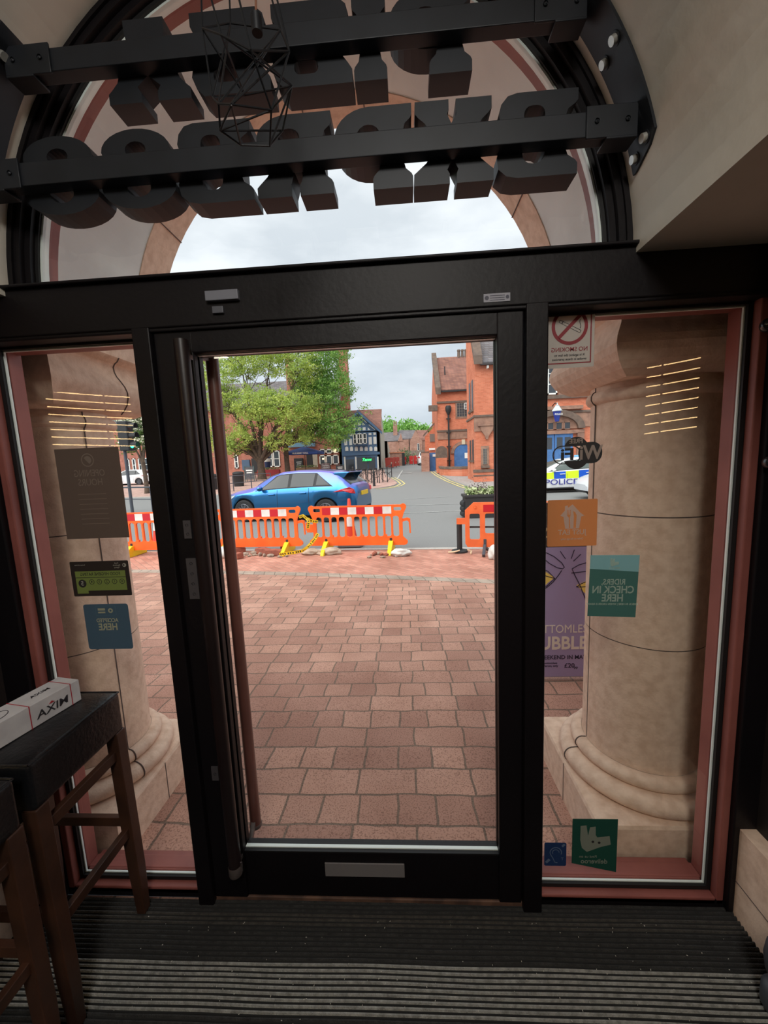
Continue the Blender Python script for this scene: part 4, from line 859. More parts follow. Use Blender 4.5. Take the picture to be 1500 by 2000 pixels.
for i in range(8):
    rock('rubble_stone', onp(722+i*4.5+random.uniform(-3,3), 1086+random.uniform(-3,4)), (random.uniform(.03,.07),random.uniform(.03,.06),random.uniform(.02,.04)), BRK if i%2 else RUB, 'small stone or brick bit beside the right foot of the middle barrier', 'stone', 'stones beside the middle barrier foot', i+30, 1)
SB = mat('white_sack', (224,222,216), .8, c2=(196,192,186), ns=7, bump=.4, bs=14); SB2 = mat('grey_beige_sack', (196,176,156), .85, c2=(164,146,130), ns=8, bump=.4, bs=14)
rock('sandbag', onp(783,1086), (.17,.11,.08), SB, 'white crumpled sack beside the gap in the barriers', 'sandbag', None, 3, 4, .4)
rock('sandbag', onp(607,1083), (.18,.09,.07), SB2, 'grey beige sandbag right of the yellow barrier foot', 'sandbag', None, 5, 4, .3)
rock('sandbag', onp(645,1083), (.24,.09,.08), SB2, 'long beige sandbag under the middle barrier', 'sandbag', None, 8, 4, .3)
rock('sandbag', onp(432,1088), (.22,.16,.13), SB, 'white sack at the foot of the left barrier, behind the pull bar', 'sandbag', None, 9, 4, .3)
rock('sandbag', onp(965,1092), (.11,.10,.14), SB, 'white bag behind the foot of the right hand barrier', 'sandbag', None, 11, 4, .3)
# planter
o = thing('trough_planter', 'black trough planter with pale variegated plants behind the right barrier', 'planter', (2.42,10.4,g(10.4)+.004))
mb = MB(); mb.box((-.72,-.28,.16),(1.1,.28,.66)); mb.box((-.76,-.31,.60),(1.14,.31,.68)); mb.build('trough', mat('black_planter', (46,42,42), .6), o, bevel=.015)
mb = MB()
for z_ in (.12,.27,.42): mb.tube([(-.70,-.22,z_),(-.76,0,z_),(-.70,.22,z_)], .09, 10)
mb.box((-.60,-.25,0),(1.0,.25,.16)); mb.build('tank', BLK, o)
random.seed(5)
def leafmesh(pts, size, mb, mi=0, var=.5, up=0):
    for p in pts:
        a = Vector((random.gauss(0,1),random.gauss(0,1),random.gauss(0,1)+up)).normalized(); b = a.orthogonal().normalized(); c = a.cross(b)
        t = random.uniform(0,2*PI); u = b*math.cos(t)+c*math.sin(t); w = a.cross(u); s = size*random.uniform(1-var,1+var)
        k = len(mb.v); mb.v += [p-u*s, p-w*s*.5, p+u*s, p+w*s*.5]; mb.f.append([k,k+1,k+2,k+3]); mb.m.append(mi); mb.sm.append(False)
mb = MB(); leafmesh([Vector((random.uniform(-.68,1.05), random.uniform(-.26,.26), .68+random.uniform(0,.16+.05*math.sin(i)))) for i in range(1500)], .042, mb)
mb.build('pale_foliage', mat('variegated_leaf', (206,212,168), .7, c2=(122,146,84), ns=9, mixlo=.42, mixhi=.58), o, recalc=False)['kind'] = 'stuff'
mb = MB(); leafmesh([Vector((random.gauss(-.25,.12), random.gauss(0,.08), .70+abs(random.gauss(0,.16)))) for i in range(300)], .03, mb); leafmesh([Vector((random.gauss(.42,.05), -.30, .66-abs(random.gauss(0,.14)))) for i in range(160)], .03, mb)
mb.build('dry_stems', mat('purple_grey_stems', (128,110,112), .8, c2=(92,84,70), ns=9), o, recalc=False)['kind'] = 'stuff'
# poster board outside
o = thing('poster_board', 'purple poster board standing outside beside the right column', 'poster board', (1.06,1.56,g(1.56)+.004))
PUR = mat('purple_poster', (160,150,196), .6); CR = mat('cream_print', (226,222,214), .6); NAVY = mat('navy_print', (38,30,66), .6); LEM = mat('lemon_print', (238,214,110), .6)
def PZ(py): return at(1060,py,1.56).z-(g(1.56)+.004)
zt, zb = PZ(1069), PZ(1320); x0,x1 = -.27,.37
mb = MB(); mb.box((x0-.05,-.01,.03),(x1+.03,.03,zb)); mb.box((x0-.05,-.01,zt),(x1+.03,.03,zt+.32)); mb.box((x0-.05,.0,zb),(x1+.03,.03,zt)); mb.box((x0-.02,0,0),(x0+.03,.25,.03)); mb.box((x1-.05,0,0),(x1,.25,.03)); mb.build('board_frame', mat('black_board', (38,36,40), .5), o, bevel=.003)
mb = MB(); mb.box((x0,-.0125,zb),(x1,-.010,zt)); mb.build('poster', PUR, o)
def ptext(s,size,px,py,m_,nm='lettering',**k):
    q = at(px,py,1.548)-Vector(o['_o']); mb = MB(); mb.mesh(text(s,size,.0015,**k), INW(q.x,-.0135,q.z)); mb.build(nm, m_, o)
ptext('BOTTOMLESS', .088, 1094, 1229, CR, sx=.86, bold=.0); ptext('BUBBLES', .138, 1098, 1257, CR, sx=.90, bold=.025)
ptext('THIS WEEKEND IN MAY', .044, 1085, 1284, NAVY, bold=.012, sx=.95); ptext('2 hours of bottomless\nbubbles or Peroni, only', .022, 1062, 1298, NAVY, bold=.01); ptext('£20', .050, 1112, 1300, NAVY, bold=.01); ptext('pp', .028, 1125, 1303, NAVY)
def pln(pts, w=.006, m_=NAVY, nm='drawn_line', fill=False, dy=0):
    q = [at(a,b,1.548)-Vector(o['_o']) for a,b in pts]; q = [(v.x,v.z) for v in q]
    mb = MB(); mb.mesh(flat([q if fill else stroke(q, w)], .0015), INW(0,-.0132-dy,0)); mb.build(nm, m_, o)
pln([(1040,1118),(1058,1112),(1083,1128),(1070,1138),(1056,1152),(1040,1165)], fill=True, m_=LEM, nm='drink'); pln([(1126,1143),(1146,1134),(1150,1165),(1144,1160)], fill=True, m_=LEM, nm='drink')
C8 = lambda l: [(1040+a*.15, 1060+b*.15) for a,b in l]
pln(C8([(120,170),(125,135),(180,130),(280,180),(380,260),(415,320),(390,340),(320,325),(220,270),(120,185)]), dy=.0008)
pln(C8([(105,410),(200,440),(290,465)]), dy=.0008); pln(C8([(105,340),(200,370),(290,465),(200,550),(105,625)]), dy=.0008); pln(C8([(380,360),(340,420),(270,510),(200,570),(105,640)]), dy=.0008)
pln(C8([(700,260),(600,290),(515,340),(540,400),(620,560),(700,760)]), dy=.0008); pln(C8([(505,395),(600,385),(700,370)]), dy=.0008); pln(C8([(570,575),(630,535),(700,505)]), dy=.0008); pln(C8([(570,575),(640,575),(700,570)]), dy=.0008)
for l in ([(360,110),(430,210)],[(545,90),(503,208)],[(630,148),(533,240)]): pln(C8(l), .005, dy=.0008)
q = at(1063,1042,1.548)-Vector(o['_o']); mb = MB(); mb.mesh(text('Z', .10, .0015, sx=.9, bold=.02), INW(q.x,-.0115,q.z)); mb.build('header_lettering', mat('gold_print',(190,168,120),.5), o)

# ================================================================== CARS
TYRE = mat('tyre', (34,34,36), .8); ALLOY = mat('alloy_wheel', (120,122,128), .35, metal=.8); CGL = None
def carglass(name, tint):
    if name in MC: return MC[name]
    tint = tuple(v*.6 for v in tint)
    return mat(name, tint, .12, coat=.15, spec=.45)
def car(name, lab, loc, rz, paint, L_=4.39, H=1.47, W_=.915, glass=(70,84,92), scale=1, top=None, wheels=(.86,3.51), cat='car', group=None, tail=(200,30,38), plate='yellow', spoiler=False, prof=None, quarter=True):
    o = thing(name, lab, cat, loc, rz, group); o.scale = (scale,)*3
    S = prof or [ # x, belt z, top z, width, top width   (x from rear to front)
        (0.0,.62,.78,.66,.50),(0.05,.80,.98,.80,.62),(.16,.93,1.06,.86,.66),(.34,.97,1.20,.885,.64),(.55,.985,1.34,.90,.60),(.80,.985,1.415,.91,.585),(1.2,.975,1.455,.915,.59),(1.8,.955,1.47,.915,.60),
        (2.3,.935,1.44,.915,.60),(2.65,.92,1.35,.912,.60),(2.95,.905,1.19,.905,.63),(3.2,.89,1.03,.90,.70),(3.5,.865,.965,.89,.74),(3.85,.82,.90,.87,.72),(4.15,.73,.81,.81,.66),(4.30,.64,.70,.71,.55),(4.39,.52,.58,.56,.42)]
    kx = L_/4.39; kz = H/1.47; kw = W_/.915
    def itp(x):
        x /= kx
        for a,b in zip(S,S[1:]):
            if x <= b[0]: t = (x-a[0])/(b[0]-a[0]); t = max(0,t); return [a[i]+(b[i]-a[i])*t for i in range(5)]
        return S[-1]
    wx = [w*kx for w in wheels]; RW = .325
    def sec(x):
        _,zb,zt,w,wt = itp(x); zb *= kz; zt *= kz; w *= kw; wt *= kw
        z0 = .20 if .35 < x < L_-.35 else .20+.16*(1-min(x,L_-x)/.35)
        for q in wx:
            if abs(x-q) < .385: z0 = max(z0, .31+math.sqrt(.385**2-(x-q)**2))
        z0 = min(z0, zb-.1)
        return [(w*.95,z0),(w*.99,z0+(zb-z0)*.18),(w*1.0,z0+(zb-z0)*.55),(w*.985,z0+(zb-z0)*.80),(w*.95,zb),(wt+(w*.95-wt)*.04+.0,zt-.045),(wt*.93,zt-.012),(wt*.6,zt+.002),(0,zt+.006)]
    n = 88; xs = sorted(set([L_*i/n for i in range(n+1)]+[q+s*.386 for q in wx for s in (-1,1)]))
    def grid(mb, xs, js, mi=0, f=lambda p:p, smooth=True, tr=None):
        for s in (-1,1):
            vs = []
            for x in xs:
                P_ = sec(x)
                for j in js:
                    a = int(j); t = j-a; p = P_[a] if t == 0 else (P_[a][0]+(P_[a+1][0]-P_[a][0])*t, P_[a][1]+(P_[a+1][1]-P_[a][1])*t)
                    vs.append(Vector((x, s*p[0], p[1])))
            k = len(js); fs = []
            for i in range(len(xs)-1):
                for j in range(k-1):
                    q = (i*k+j, i*k+j+1, (i+1)*k+j+1, (i+1)*k+j); fs.append(q if s < 0 else q[::-1])
            mb.add([f(v) for v in vs], fs, mi, smooth)
    mb = MB(); grid(mb, xs, list(range(9)))
    for x in (0,L_):
        P_ = sec(x); mb.add([(x,y,z) for y,z in P_]+[(x,-y,z) for y,z in P_[::-1]], [tuple(range(18))])
    bo = mb.build('body', paint, o)
    mb = MB(); mb.box((.3,-W_*.80,.22),(L_-.3,W_*.80,.80)); mb.build('underbody', BLK, o)
    G_ = carglass('car_glass_%d'%glass[0], glass)
    def patch(nm, x0,x1, j0,j1, m_, slopef=None, slopeb=None, off=.006, js=5, nx=8):
        for s in (-1,1):
            mb = MB(); vs = []
            for k in range(js+1):
                j = j0+(j1-j0)*k/js; t = k/js
                a = x0+(slopeb or 0)*t; b = x1-(slopef or 0)*t
                for i in range(nx+1):
                    x = a+(b-a)*i/nx; P_ = sec(x); q = min(int(j),7); tt = j-q; y = P_[q][0]+(P_[q+1][0]-P_[q][0])*tt; z = P_[q][1]+(P_[q+1][1]-P_[q][1])*tt
                    vs.append((x, s*(y+off), z+off*.3))
            fs = [(k*(nx+1)+i, k*(nx+1)+i+1, (k+1)*(nx+1)+i+1, (k+1)*(nx+1)+i) for k in range(js) for i in range(nx)]
            mb.add(vs, fs, 0, True); mb.build(nm, m_, o)
    K = BLK
    patch('window_surround', .62*kx, 3.10*kx, 4.05, 4.93, K, .62*kx, .55*kx, .004, nx=24)
    patch('side_window', 2.02*kx, 3.02*kx, 4.1, 4.88, G_, .60*kx, .02, .009)
    patch('side_window', 1.22*kx, 1.94*kx, 4.1, 4.88, G_, .0, .0, .009)
    if quarter: patch('side_window', .72*kx, 1.14*kx, 4.14, 4.84, G_, .0, .40*kx, .009)
    def cross(nm, x0,x1, m_, off=.008, j0=5.15):
        mb = MB(); vs = []; N_ = 8
        for i in range(N_+1):
            x = x0+(x1-x0)*i/N_; P_ = sec(x); pts = []
            for j in (j0,5.6,6,6.5,7,8):
                q = min(int(j),7); tt = j-q; pts.append((P_[q][0]+(P_[q+1][0]-P_[q][0])*tt, P_[q][1]+(P_[q+1][1]-P_[q][1])*tt))
            for y,z in pts+[(-y,z) for y,z in pts[-2::-1]]: vs.append((x,y,z+off))
        k = 11; mb.add(vs, [(i*k+j,i*k+j+1,(i+1)*k+j+1,(i+1)*k+j) for i in range(N_) for j in range(k-1)], 0, True); mb.build(nm, m_, o)
    cross('windscreen', 2.42*kx, 3.12*kx, G_); cross('rear_window', .15*kx, .56*kx, G_, .010)
    for q in wx:
        for s in (-1,1):
            y = s*(W_-.02)
            mb = MB(); mb.lathe([(.15,-.20),(RW-.03,-.20),(RW,-.17),(RW,-.03),(RW-.03,0),(.22,0),(.20,-.02)], (0,0,0), 32, axis='y')
            wh = None; w_ = MB()
            for v in mb.v: v.y = v.y if s > 0 else -v.y
            for v in mb.v: v.x += q; v.y += y; v.z += RW
            ty = mb.build('wheel', TYRE, o)
            mb = MB(); mb.lathe([(.22,-.01),(.205,-.005),(.20,-.05),(.0,-.06)], (0,0,0), 32, axis='y')
            for k in range(10):
                a = 2*PI*k/10; mb.bar((.03*math.cos(a),-.012,.03*math.sin(a)),(.205*math.cos(a),-.008,.205*math.sin(a)),.022,.02, up=(0,1,0))
            for v in mb.v: v.y = v.y if s > 0 else -v.y
            for v in mb.v: v.x += q; v.y += y; v.z += RW
            mb.build('rim', ALLOY, ty)
    for x in (1.35,2.35):                                       # door seams and handles
        for s in (-1,1):
            P_ = sec(x*kx); mb = MB(); mb.tube([(x*kx-.55 if 0 else x*kx, s*(P_[j][0]+.002), P_[j][1]) for j in (1,2,3,4)], .005, 5); mb.build('door_seam', BLK, o)
            P_ = sec((x+.12)*kx); mb = MB(); mb.bar(((x+.08)*kx, s*(P_[3][0]+.025), P_[3][1]+.02),((x+.28)*kx, s*(P_[3][0]+.025), P_[3][1]+.015), .03,.03); mb.build('door_handle', paint, o, bevel=.008)
    for s in (-1,1):
        P_ = sec(2.82*kx); mb = MB(); mb.lathe([(0,-.10),(.05,-.09),(.075,-.03),(.07,.05),(.04,.09),(0,.1)], (2.86*kx, s*(P_[4][0]+.10), P_[4][1]+.07), 12, axis='y'); mb.bar((2.86*kx, s*P_[4][0], P_[4][1]+.02),(2.86*kx, s*(P_[4][0]+.06), P_[4][1]+.05),.03,.03); mb.build('door_mirror', paint, o)
    TL = mat('tail_light_%d'%tail[0], tail, .2, coat=.6)
    for s in (-1,1):                                            # wrap-round tail lights and headlights
        mb = MB(); vs = []; pts = [(.02,.78),(.10,.80),(.30,.86),(.62,.84),(.36,.92),(.14,.965),(.04,.90)]
        for x,z in pts: P_ = sec(x*kx); vs.append((x*kx-.012, s*(itp(x*kx)[3]*kw+.014), z*kz))
        for x,z in pts: vs.append((x*kx+.02, s*(itp(x*kx)[3]*kw-.12), z*kz))
        m7 = len(pts); mb.add(vs, [tuple(range(m7)), tuple(range(2*m7-1,m7-1,-1))]+[(i,(i+1)%m7,(i+1)%m7+m7,i+m7) for i in range(m7)]); mb.build('tail_light', TL, o, bevel=.008)
        mb = MB(); vs = []; pts = [(4.30,.60),(4.20,.70),(3.95,.78),(3.75,.80),(3.90,.70),(4.15,.62)]
        for x,z in pts: vs.append((x*kx+.01, s*(itp(x*kx)[3]*kw*.985+.012), z*kz))
        for x,z in pts: vs.append((x*kx+.01, s*(itp(x*kx)[3]*kw-.15), z*kz+.0))
        m7 = len(pts); mb.add(vs, [tuple(range(m7)), tuple(range(2*m7-1,m7-1,-1))]+[(i,(i+1)%m7,(i+1)%m7+m7,i+m7) for i in range(m7)]); mb.build('headlight', mat('headlight', (200,206,212), .15, coat=.6), o, bevel=.008)
    if plate == 'yellow':
        mb = MB(); mb.box((-.035,-.26,.70),(-.0,.26,.82)); mb.build('number_plate', mat('yellow_plate', (240,196,40), .5), o, bevel=.003)
    mb = MB(); mb.box((.01,-W_*.72,.24),(.16,W_*.72,.46)); mb.build('rear_bumper_insert', BLK, o, bevel=.03)
    mb = MB(); mb.box((L_-.10,-W_*.45,.28),(L_-.02,W_*.45,.50)); mb.build('grille', BLK, o, bevel=.02)
    if spoiler:
        mb = MB(); P_ = sec(.55); zt = P_[8][1]
        prof2 = [(.70,zt+.025),(.30,zt+.03),(.22,zt+.025),(.24,zt+.0),(.70,zt-.03)]
        for y0,y1 in ((-.56,.56),): mb.prism([(a,b) for a,b in prof2], y1-y0, M=Matrix.Translation((0,y0,0)))
        mb.build('spoiler_blade', paint, o, bevel=.012)
        for s in (-1,1):
            mb = MB(); mb.prism([(.70,zt+.01),(.30,zt+.02),(.24,zt+.01),(.36,zt-.12),(.46,zt-.16)], .035, M=Matrix.Translation((0,s*.60-.0175,0))); mb.build('spoiler_side', paint, o, bevel=.008)
        mb = MB(); mb.box((.26,-.52,zt-.004),(.50,.52,zt-.001)); mb.build('spoiler_underside', BLK, o)
    return o, sec
# blue car paint with its violet sheen put into the colour of upward faces
m = bpy.data.materials.new('blue_paint_violet_sheen'); m.use_nodes = True; nt = m.node_tree; N = nt.nodes; L = nt.links; b = N['Principled BSDF']
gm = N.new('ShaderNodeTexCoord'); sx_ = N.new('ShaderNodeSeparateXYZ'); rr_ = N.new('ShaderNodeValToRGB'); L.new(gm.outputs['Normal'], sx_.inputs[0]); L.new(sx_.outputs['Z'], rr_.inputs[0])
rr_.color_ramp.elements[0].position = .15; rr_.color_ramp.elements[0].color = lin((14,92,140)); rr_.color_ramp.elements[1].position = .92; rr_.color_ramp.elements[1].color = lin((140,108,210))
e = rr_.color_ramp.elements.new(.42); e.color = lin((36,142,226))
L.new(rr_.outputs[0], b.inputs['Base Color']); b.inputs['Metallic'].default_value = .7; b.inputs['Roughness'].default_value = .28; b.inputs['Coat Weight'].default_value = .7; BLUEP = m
car('hatchback_car', 'metallic blue five door hatchback with painted violet sheen parked behind the orange barriers', (-1.30,11.05,g(10.8)+.004), R(180-13), BLUEP, scale=1.07, spoiler=True, glass=(76,84,88), plate='yellow')
WHITEC = mat('white_car_paint', (236,238,240), .3, coat=.5)
pz = g(16)+.004
pc, sec = car('police_car', 'white police estate car with blue and yellow squares beyond the right window', (9.6,17.2,pz), R(180), WHITEC, L_=4.85, H=1.50, W_=.92, glass=(150,166,160), plate=None,
   prof=[(0.0,.62,.78,.66,.50),(0.05,.80,1.05,.80,.62),(.16,.95,1.30,.86,.62),(.34,.97,1.42,.885,.60),(.80,.985,1.455,.91,.59),(1.2,.975,1.47,.915,.59),(1.8,.955,1.47,.915,.60),(2.3,.935,1.42,.915,.60),(2.65,.92,1.30,.912,.61),(2.95,.905,1.15,.905,.64),(3.2,.89,1.0,.90,.70),(3.5,.865,.955,.89,.74),(3.85,.82,.90,.87,.72),(4.15,.73,.81,.81,.66),(4.30,.64,.70,.71,.55),(4.39,.52,.58,.56,.42)])
HY = mat('fluorescent_yellow', (214,246,40), .4); HB = mat('police_blue', (20,84,196), .4)
for s in (1,):
    k = 0
    xs_ = [.45,1.0,1.55,2.1,2.65,3.15,3.65,4.1]
    for i,x in enumerate(xs_[:-1]):
        mb = MB(); vs = []
        for a in range(7):
            xx = x+(xs_[i+1]-x)*a/6; P_ = sec(xx)
            vs += [(xx, P_[3][0]+.016, .62), (xx, P_[4][0]+.022, P_[4][1]-.02)]
        mb.add(vs, [(2*a,2*a+2,2*a+3,2*a+1) for a in range(6)], 0, True); mb.build('hi_vis_square', HB if i%2 == 0 else HY, pc)
mb = MB(); mb.mesh(text('POLICE', .33, .004, bold=.006, sx=1.3), Matrix.Translation((2.85,.955,.47))@Matrix.Rotation(PI,4,'Z')@Matrix.Rotation(PI/2,4,'X')); mb.build('lettering', mat('police_lettering', (50,50,140), .5), pc)
mb = MB(); mb.box((1.5,-.5,1.50),(1.75,.5,1.60)); mb.build('roof_light_bar', mat('blue_lens', (120,190,236), .2), pc, bevel=.03)
mb = MB(); mb.box((.9,.93,.19),(3.9,.95,.24)); mb.build('sill_strip', BLK, pc)
car('second_police_car', 'silver white car front with dark bonnet just left of the right column', (10.85,13.7,g(13.5)+.004), R(180), mat('silver_car_paint', (206,210,216), .3, coat=.5), glass=(70,76,84), plate=None)
def sm(loc_px, name, lab, paint, rz, L_=4.3, H=1.5, dx=0):
    p = gnd(*loc_px); return car(name, lab, (p.x+dx,p.y,p.z+.004), rz, paint, L_=L_, H=H, glass=(70,84,92), plate=None)
sm((300,946),'parked_car','white car parked across the square, seen between the left column and the door', WHITEC, R(180))
o,_ = car('delivery_van', 'white van parked at the end of the side street', (2.9,56,g(56)+.004), R(90), WHITEC, L_=4.9, H=1.95, W_=.97, glass=(60,66,72), plate=None)

# ================================================================== PAVEMENTS AND ROAD MARKINGS ACROSS THE STREET
WL = mat('worn_white_line', (196,196,192), .8, c2=(160,160,158), ns=14, mixlo=.4, mixhi=.6); YLN = mat('yellow_road_line', (226,208,130), .8, c2=(200,186,124), ns=9)
def region(mb, pts, dz, mi=0):
    """fan of ground following the slope, from an outline cut in strips of y"""
    ys = sorted({round(p[1],3) for p in pts}|{y for y,_ in GP if min(p[1] for p in pts) < y < max(p[1] for p in pts)})
    def span(y):
        xs = []
        for i in range(len(pts)):
            a,b = pts[i],pts[(i+1)%len(pts)]
            if a[1] == b[1]:
                if abs(a[1]-y) < 1e-6: xs += [a[0],b[0]]
                continue
            t = (y-a[1])/(b[1]-a[1])
            if -1e-6 <= t <= 1+1e-6: xs.append(a[0]+t*(b[0]-a[0]))
        return min(xs),max(xs)
    for y0,y1 in zip(ys,ys[1:]):
        a,b = span(y0+1e-4),span(y1-1e-4); z0,z1 = g(y0)+dz,g(y1)+dz
        mb.add([(a[0],y0,z0),(a[1],y0,z0),(b[1],y1,z1),(b[0],y1,z1)],[(0,1,2,3)],mi)
LB = [(-60,23.5),(-20,22.6),(-9,21.9),(-2.9,21.4),(-1.9,22.0),(-1.2,22.9),(-.75,24.0),(-.55,25.4),(-.8,28),(-1.4,32),(-2.0,38),(-2.4,45)]
mb = MB(); region(mb, LB+[(-60,45)], .05); PVB = brick('far_pink_paving', (214,176,164), (192,156,146), (150,134,126), bw=.4, rh=.2, ms=.01, flat=True, rot=R(20), speck=.3, bump=.1)
for a,b in zip(LB,LB[1:]): mb.add([(a[0],a[1],g(a[1])-.06),(b[0],b[1],g(b[1])-.06),(b[0],b[1],g(b[1])+.05),(a[0],a[1],g(a[1])+.05)],[(0,1,2,3)],1)
struct('floor_far_pavement', mb, [PVB,KERB], recalc=False)
RB = [(60,16.6),(5.6,16.9),(4.35,17.6),(3.85,19.3),(3.6,21.4),(3.3,26),(3.07,32.6),(3.05,43)]
mb = MB(); region(mb, RB[:1]+RB+[(60,43)], .05)
for a,b in zip(RB,RB[1:]): mb.add([(a[0],a[1],g(a[1])-.06),(b[0],b[1],g(b[1])-.06),(b[0],b[1],g(b[1])+.05),(a[0],a[1],g(a[1])+.05)],[(0,1,2,3)],1)
struct('floor_station_pavement', mb, [mat('grey_paving', (168,160,156), .9, c2=(150,142,138), ns=6),KERB], recalc=False)
def line(name, lab, pts, w, m_, dz=.006, group=None):
    q = [Vector((x,y,g(y)+dz)) for x,y in pts]; mb = MB(); n = len(q); vs = []
    for i,p in enumerate(q):
        d = (q[min(i+1,n-1)]-q[max(i-1,0)]); d.z = 0; d.normalize(); u = Vector((-d.y,d.x,0))*w/2; vs += [p+u, p-u]
    mb.add(vs, [(2*i,2*i+1,2*i+3,2*i+2) for i in range(n-1)]); o = mb.build(name, m_, None, recalc=False, world='own'); return tag(o, lab, 'road marking', group)
def off(pts, d): 
    r_ = []
    for i,p in enumerate(pts):
        a = Vector(pts[max(i-1,0)]); b = Vector(pts[min(i+1,len(pts)-1)]); t = (b-a).normalized(); r_.append((p[0]-t.y*d, p[1]+t.x*d))
    return r_
lcurve = LB[4:10]; line('yellow_line','inner yellow line round the corner by the bicycle stands', off(lcurve,-.22), .10, YLN); line('yellow_line','outer yellow line round the corner by the bicycle stands', off(lcurve,-.50), .10, YLN)
rcurve = RB[3:7]+[(3.06,38.5)]; line('yellow_line','yellow line nearest the low brick wall on the right', off(rcurve,.22), .10, YLN); line('yellow_line','yellow line further from the low brick wall on the right', off(rcurve,.50), .10, YLN)
a = gnd(776,935); b = gnd(786,919); line('white_line','short white centre line in the mouth of the side street', [(a.x,a.y),(b.x,b.y)], .12, WL)
a = gnd(782,925); b = gnd(803,921); line('white_marking','worn white patch marking in the side street', [(a.x,a.y+.3),(b.x,a.y+.3)], 2.0, mat('faint_road_paint', (172,172,170), .9))
for i,(x0,y0,x1,y1) in enumerate(((770,1003,900,998),(790,975,880,970),(735,989,905,984))):
    a,b = gnd(x0,y0),gnd(x1,y1); line('white_line', ['long worn white line on the road nearest the barriers','faint white line on the road farthest from the barriers','faint white line in the middle of the road'][i], [(a.x,a.y),(b.x,b.y)], .07, mat('faint_road_paint', (1,1,1)) if i else WL)

# ================================================================== BUILDINGS
BR1 = brick('orange_brick', (224,138,106), (204,118,88), (208,152,128), bw=.23, rh=.075, ms=.006, patch=(226,210,204), bump=.1)
BR2 = brick('brown_brick', (196,148,128), (168,120,104), (178,158,146), bw=.23, rh=.075, ms=.008, patch=(206,196,190), bump=.1)
BR3 = brick('pub_brick', (200,126,106), (174,104,88), (186,150,136), bw=.23, rh=.075, ms=.008, patch=(206,196,190), bump=.1)
SAND = mat('brown_sandstone', (168,130,110), .9, c2=(136,104,90), ns=3, bump=.2, bs=10); DSAND = mat('dark_sandstone', (118,100,88), .9, c2=(98,84,76), ns=4, bump=.2, bs=10)
def tiles(name, c1, c2): return brick(name, c1, c2, (92,80,78), bw=.3, rh=.16, ms=.012, bump=.3, patch=(206,200,196))
SLATE = tiles('grey_slate', (132,128,130), (112,110,114)); CLAY = tiles('brown_clay_tiles', (164,116,100), (140,98,88))
WFR = mat('white_window_frame', (236,236,230), .6); DG = mat('dark_window_pane', (54,60,66), .15, spec=.8); BLUD = mat('royal_blue_door', (76,122,178), .5, c2=(64,108,164), ns=4)
def window(parent, x0, x1, z0, z1, Y, cols=2, rows=2, fr=WFR, fw=.07, pane=DG, surround=None, arch=0, axis='y'):
    ox,oy,oz = parent['_o']; 
    if surround: mb = MB(); mb.box((x0-.12-ox,Y-.04-oy,z0-.16-oz),(x1+.12-ox,Y+.05-oy,z1+.16-oz)); mb.build('stone_surround', surround, parent)
    mb = MB(); yy = Y-.05-oy
    a,b,c,d_ = x0-ox,x1-ox,z0-oz,z1-oz
    mb.box((a,yy-.03,c),(a+fw,yy+.02,d_)); mb.box((b-fw,yy-.03,c),(b,yy+.02,d_)); mb.box((a,yy-.03,c),(b,yy+.02,c+fw)); mb.box((a,yy-.03,d_-fw),(b,yy+.02,d_))
    for i in range(1,cols): x = a+(b-a)*i/cols; mb.box((x-fw*.4,yy-.025,c),(x+fw*.4,yy+.02,d_))
    for i in range(1,rows): z = c+(d_-c)*i/rows; mb.box((a,yy-.025,z-fw*.3),(b,yy+.02,z+fw*.3))
    f = mb.build('window', fr, parent)
    mb = MB(); mb.box((a+.01,yy,c+.01),(b-.01,yy+.015,d_-.01)); mb.build('pane', pane, f); return f
def X(px,py,Y): return at(px,py,Y).x
def Zz(px,py,Y): return at(px,py,Y).z
def pbox(o, name, m_, x0, x1, z0, z1, y0, y1, bevel=0):
    ox,oy,oz = o['_o']; mb = MB(); mb.box((x0-ox,y0-oy,z0-oz),(x1-ox,y1-oy,z1-oz)); return mb.build(name, m_, o, bevel=bevel)
def poly(o, name, m_, pts, thick=(0,0,0), smooth=False):   # solid from 3D outline pushed by a vector
    off_ = Vector(o['_o']); t = Vector(thick); n = len(pts); q = [Vector(p)-off_ for p in pts]; mb = MB()
    if t.length < 1e-9: mb.add(q, [tuple(range(n))])
    else: mb.add(q+[p+t for p in q], [tuple(range(n)), tuple(range(2*n-1,n-1,-1))]+[(i,(i+1)%n,(i+1)%n+n,i+n) for i in range(n)])
    return mb.build(name, m_, o)
# ---- police station, main block
A = thing('police_station', 'orange brick police station front block with gable, stone bands and blue entrance doors', 'building', (8.5,24,g(24)))
Y = 24; gx = 4.45
poly(A,'wall',BR1,[(gx,24,-.15),(16,24,-.15),(16,24,7.2),(gx,24,7.2)],(0,.3,0))
poly(A,'gable_wall',BR1,[(gx,24.301,-.15),(gx,24.301,7.7),(gx,27.2,11.9),(gx,27.2,-.15)],(.3,0,0)); poly(A,'back_wall',BR1,[(gx+.31,27.2,-.15),(16,27.2,-.15),(16,27.2,11.6),(gx+.31,27.2,11.6)],(0,-.2,0))
poly(A,'slate_roof',SLATE,[(gx+.2,23.7,7.15),(16,23.7,7.15),(16,27.2,11.9),(gx+.2,27.2,11.9)],(0,0,.12))
poly(A,'gable_coping',DSAND,[(gx-.1,23.6,7.1),(gx-.1,27.25,12.2),(gx-.1,27.25,12.6),(gx-.1,23.6,7.6)],(.50,0,0))
pbox(A,'gutter',mat('dark_gutter',(60,54,54),.6),gx+.3,16,7.05,7.18,23.62,23.8)
for i in range(14): pbox(A,'eaves_bracket',WFR,gx+.7+.8*i,gx+.8+.8*i,6.88,7.04,23.72,24.0)
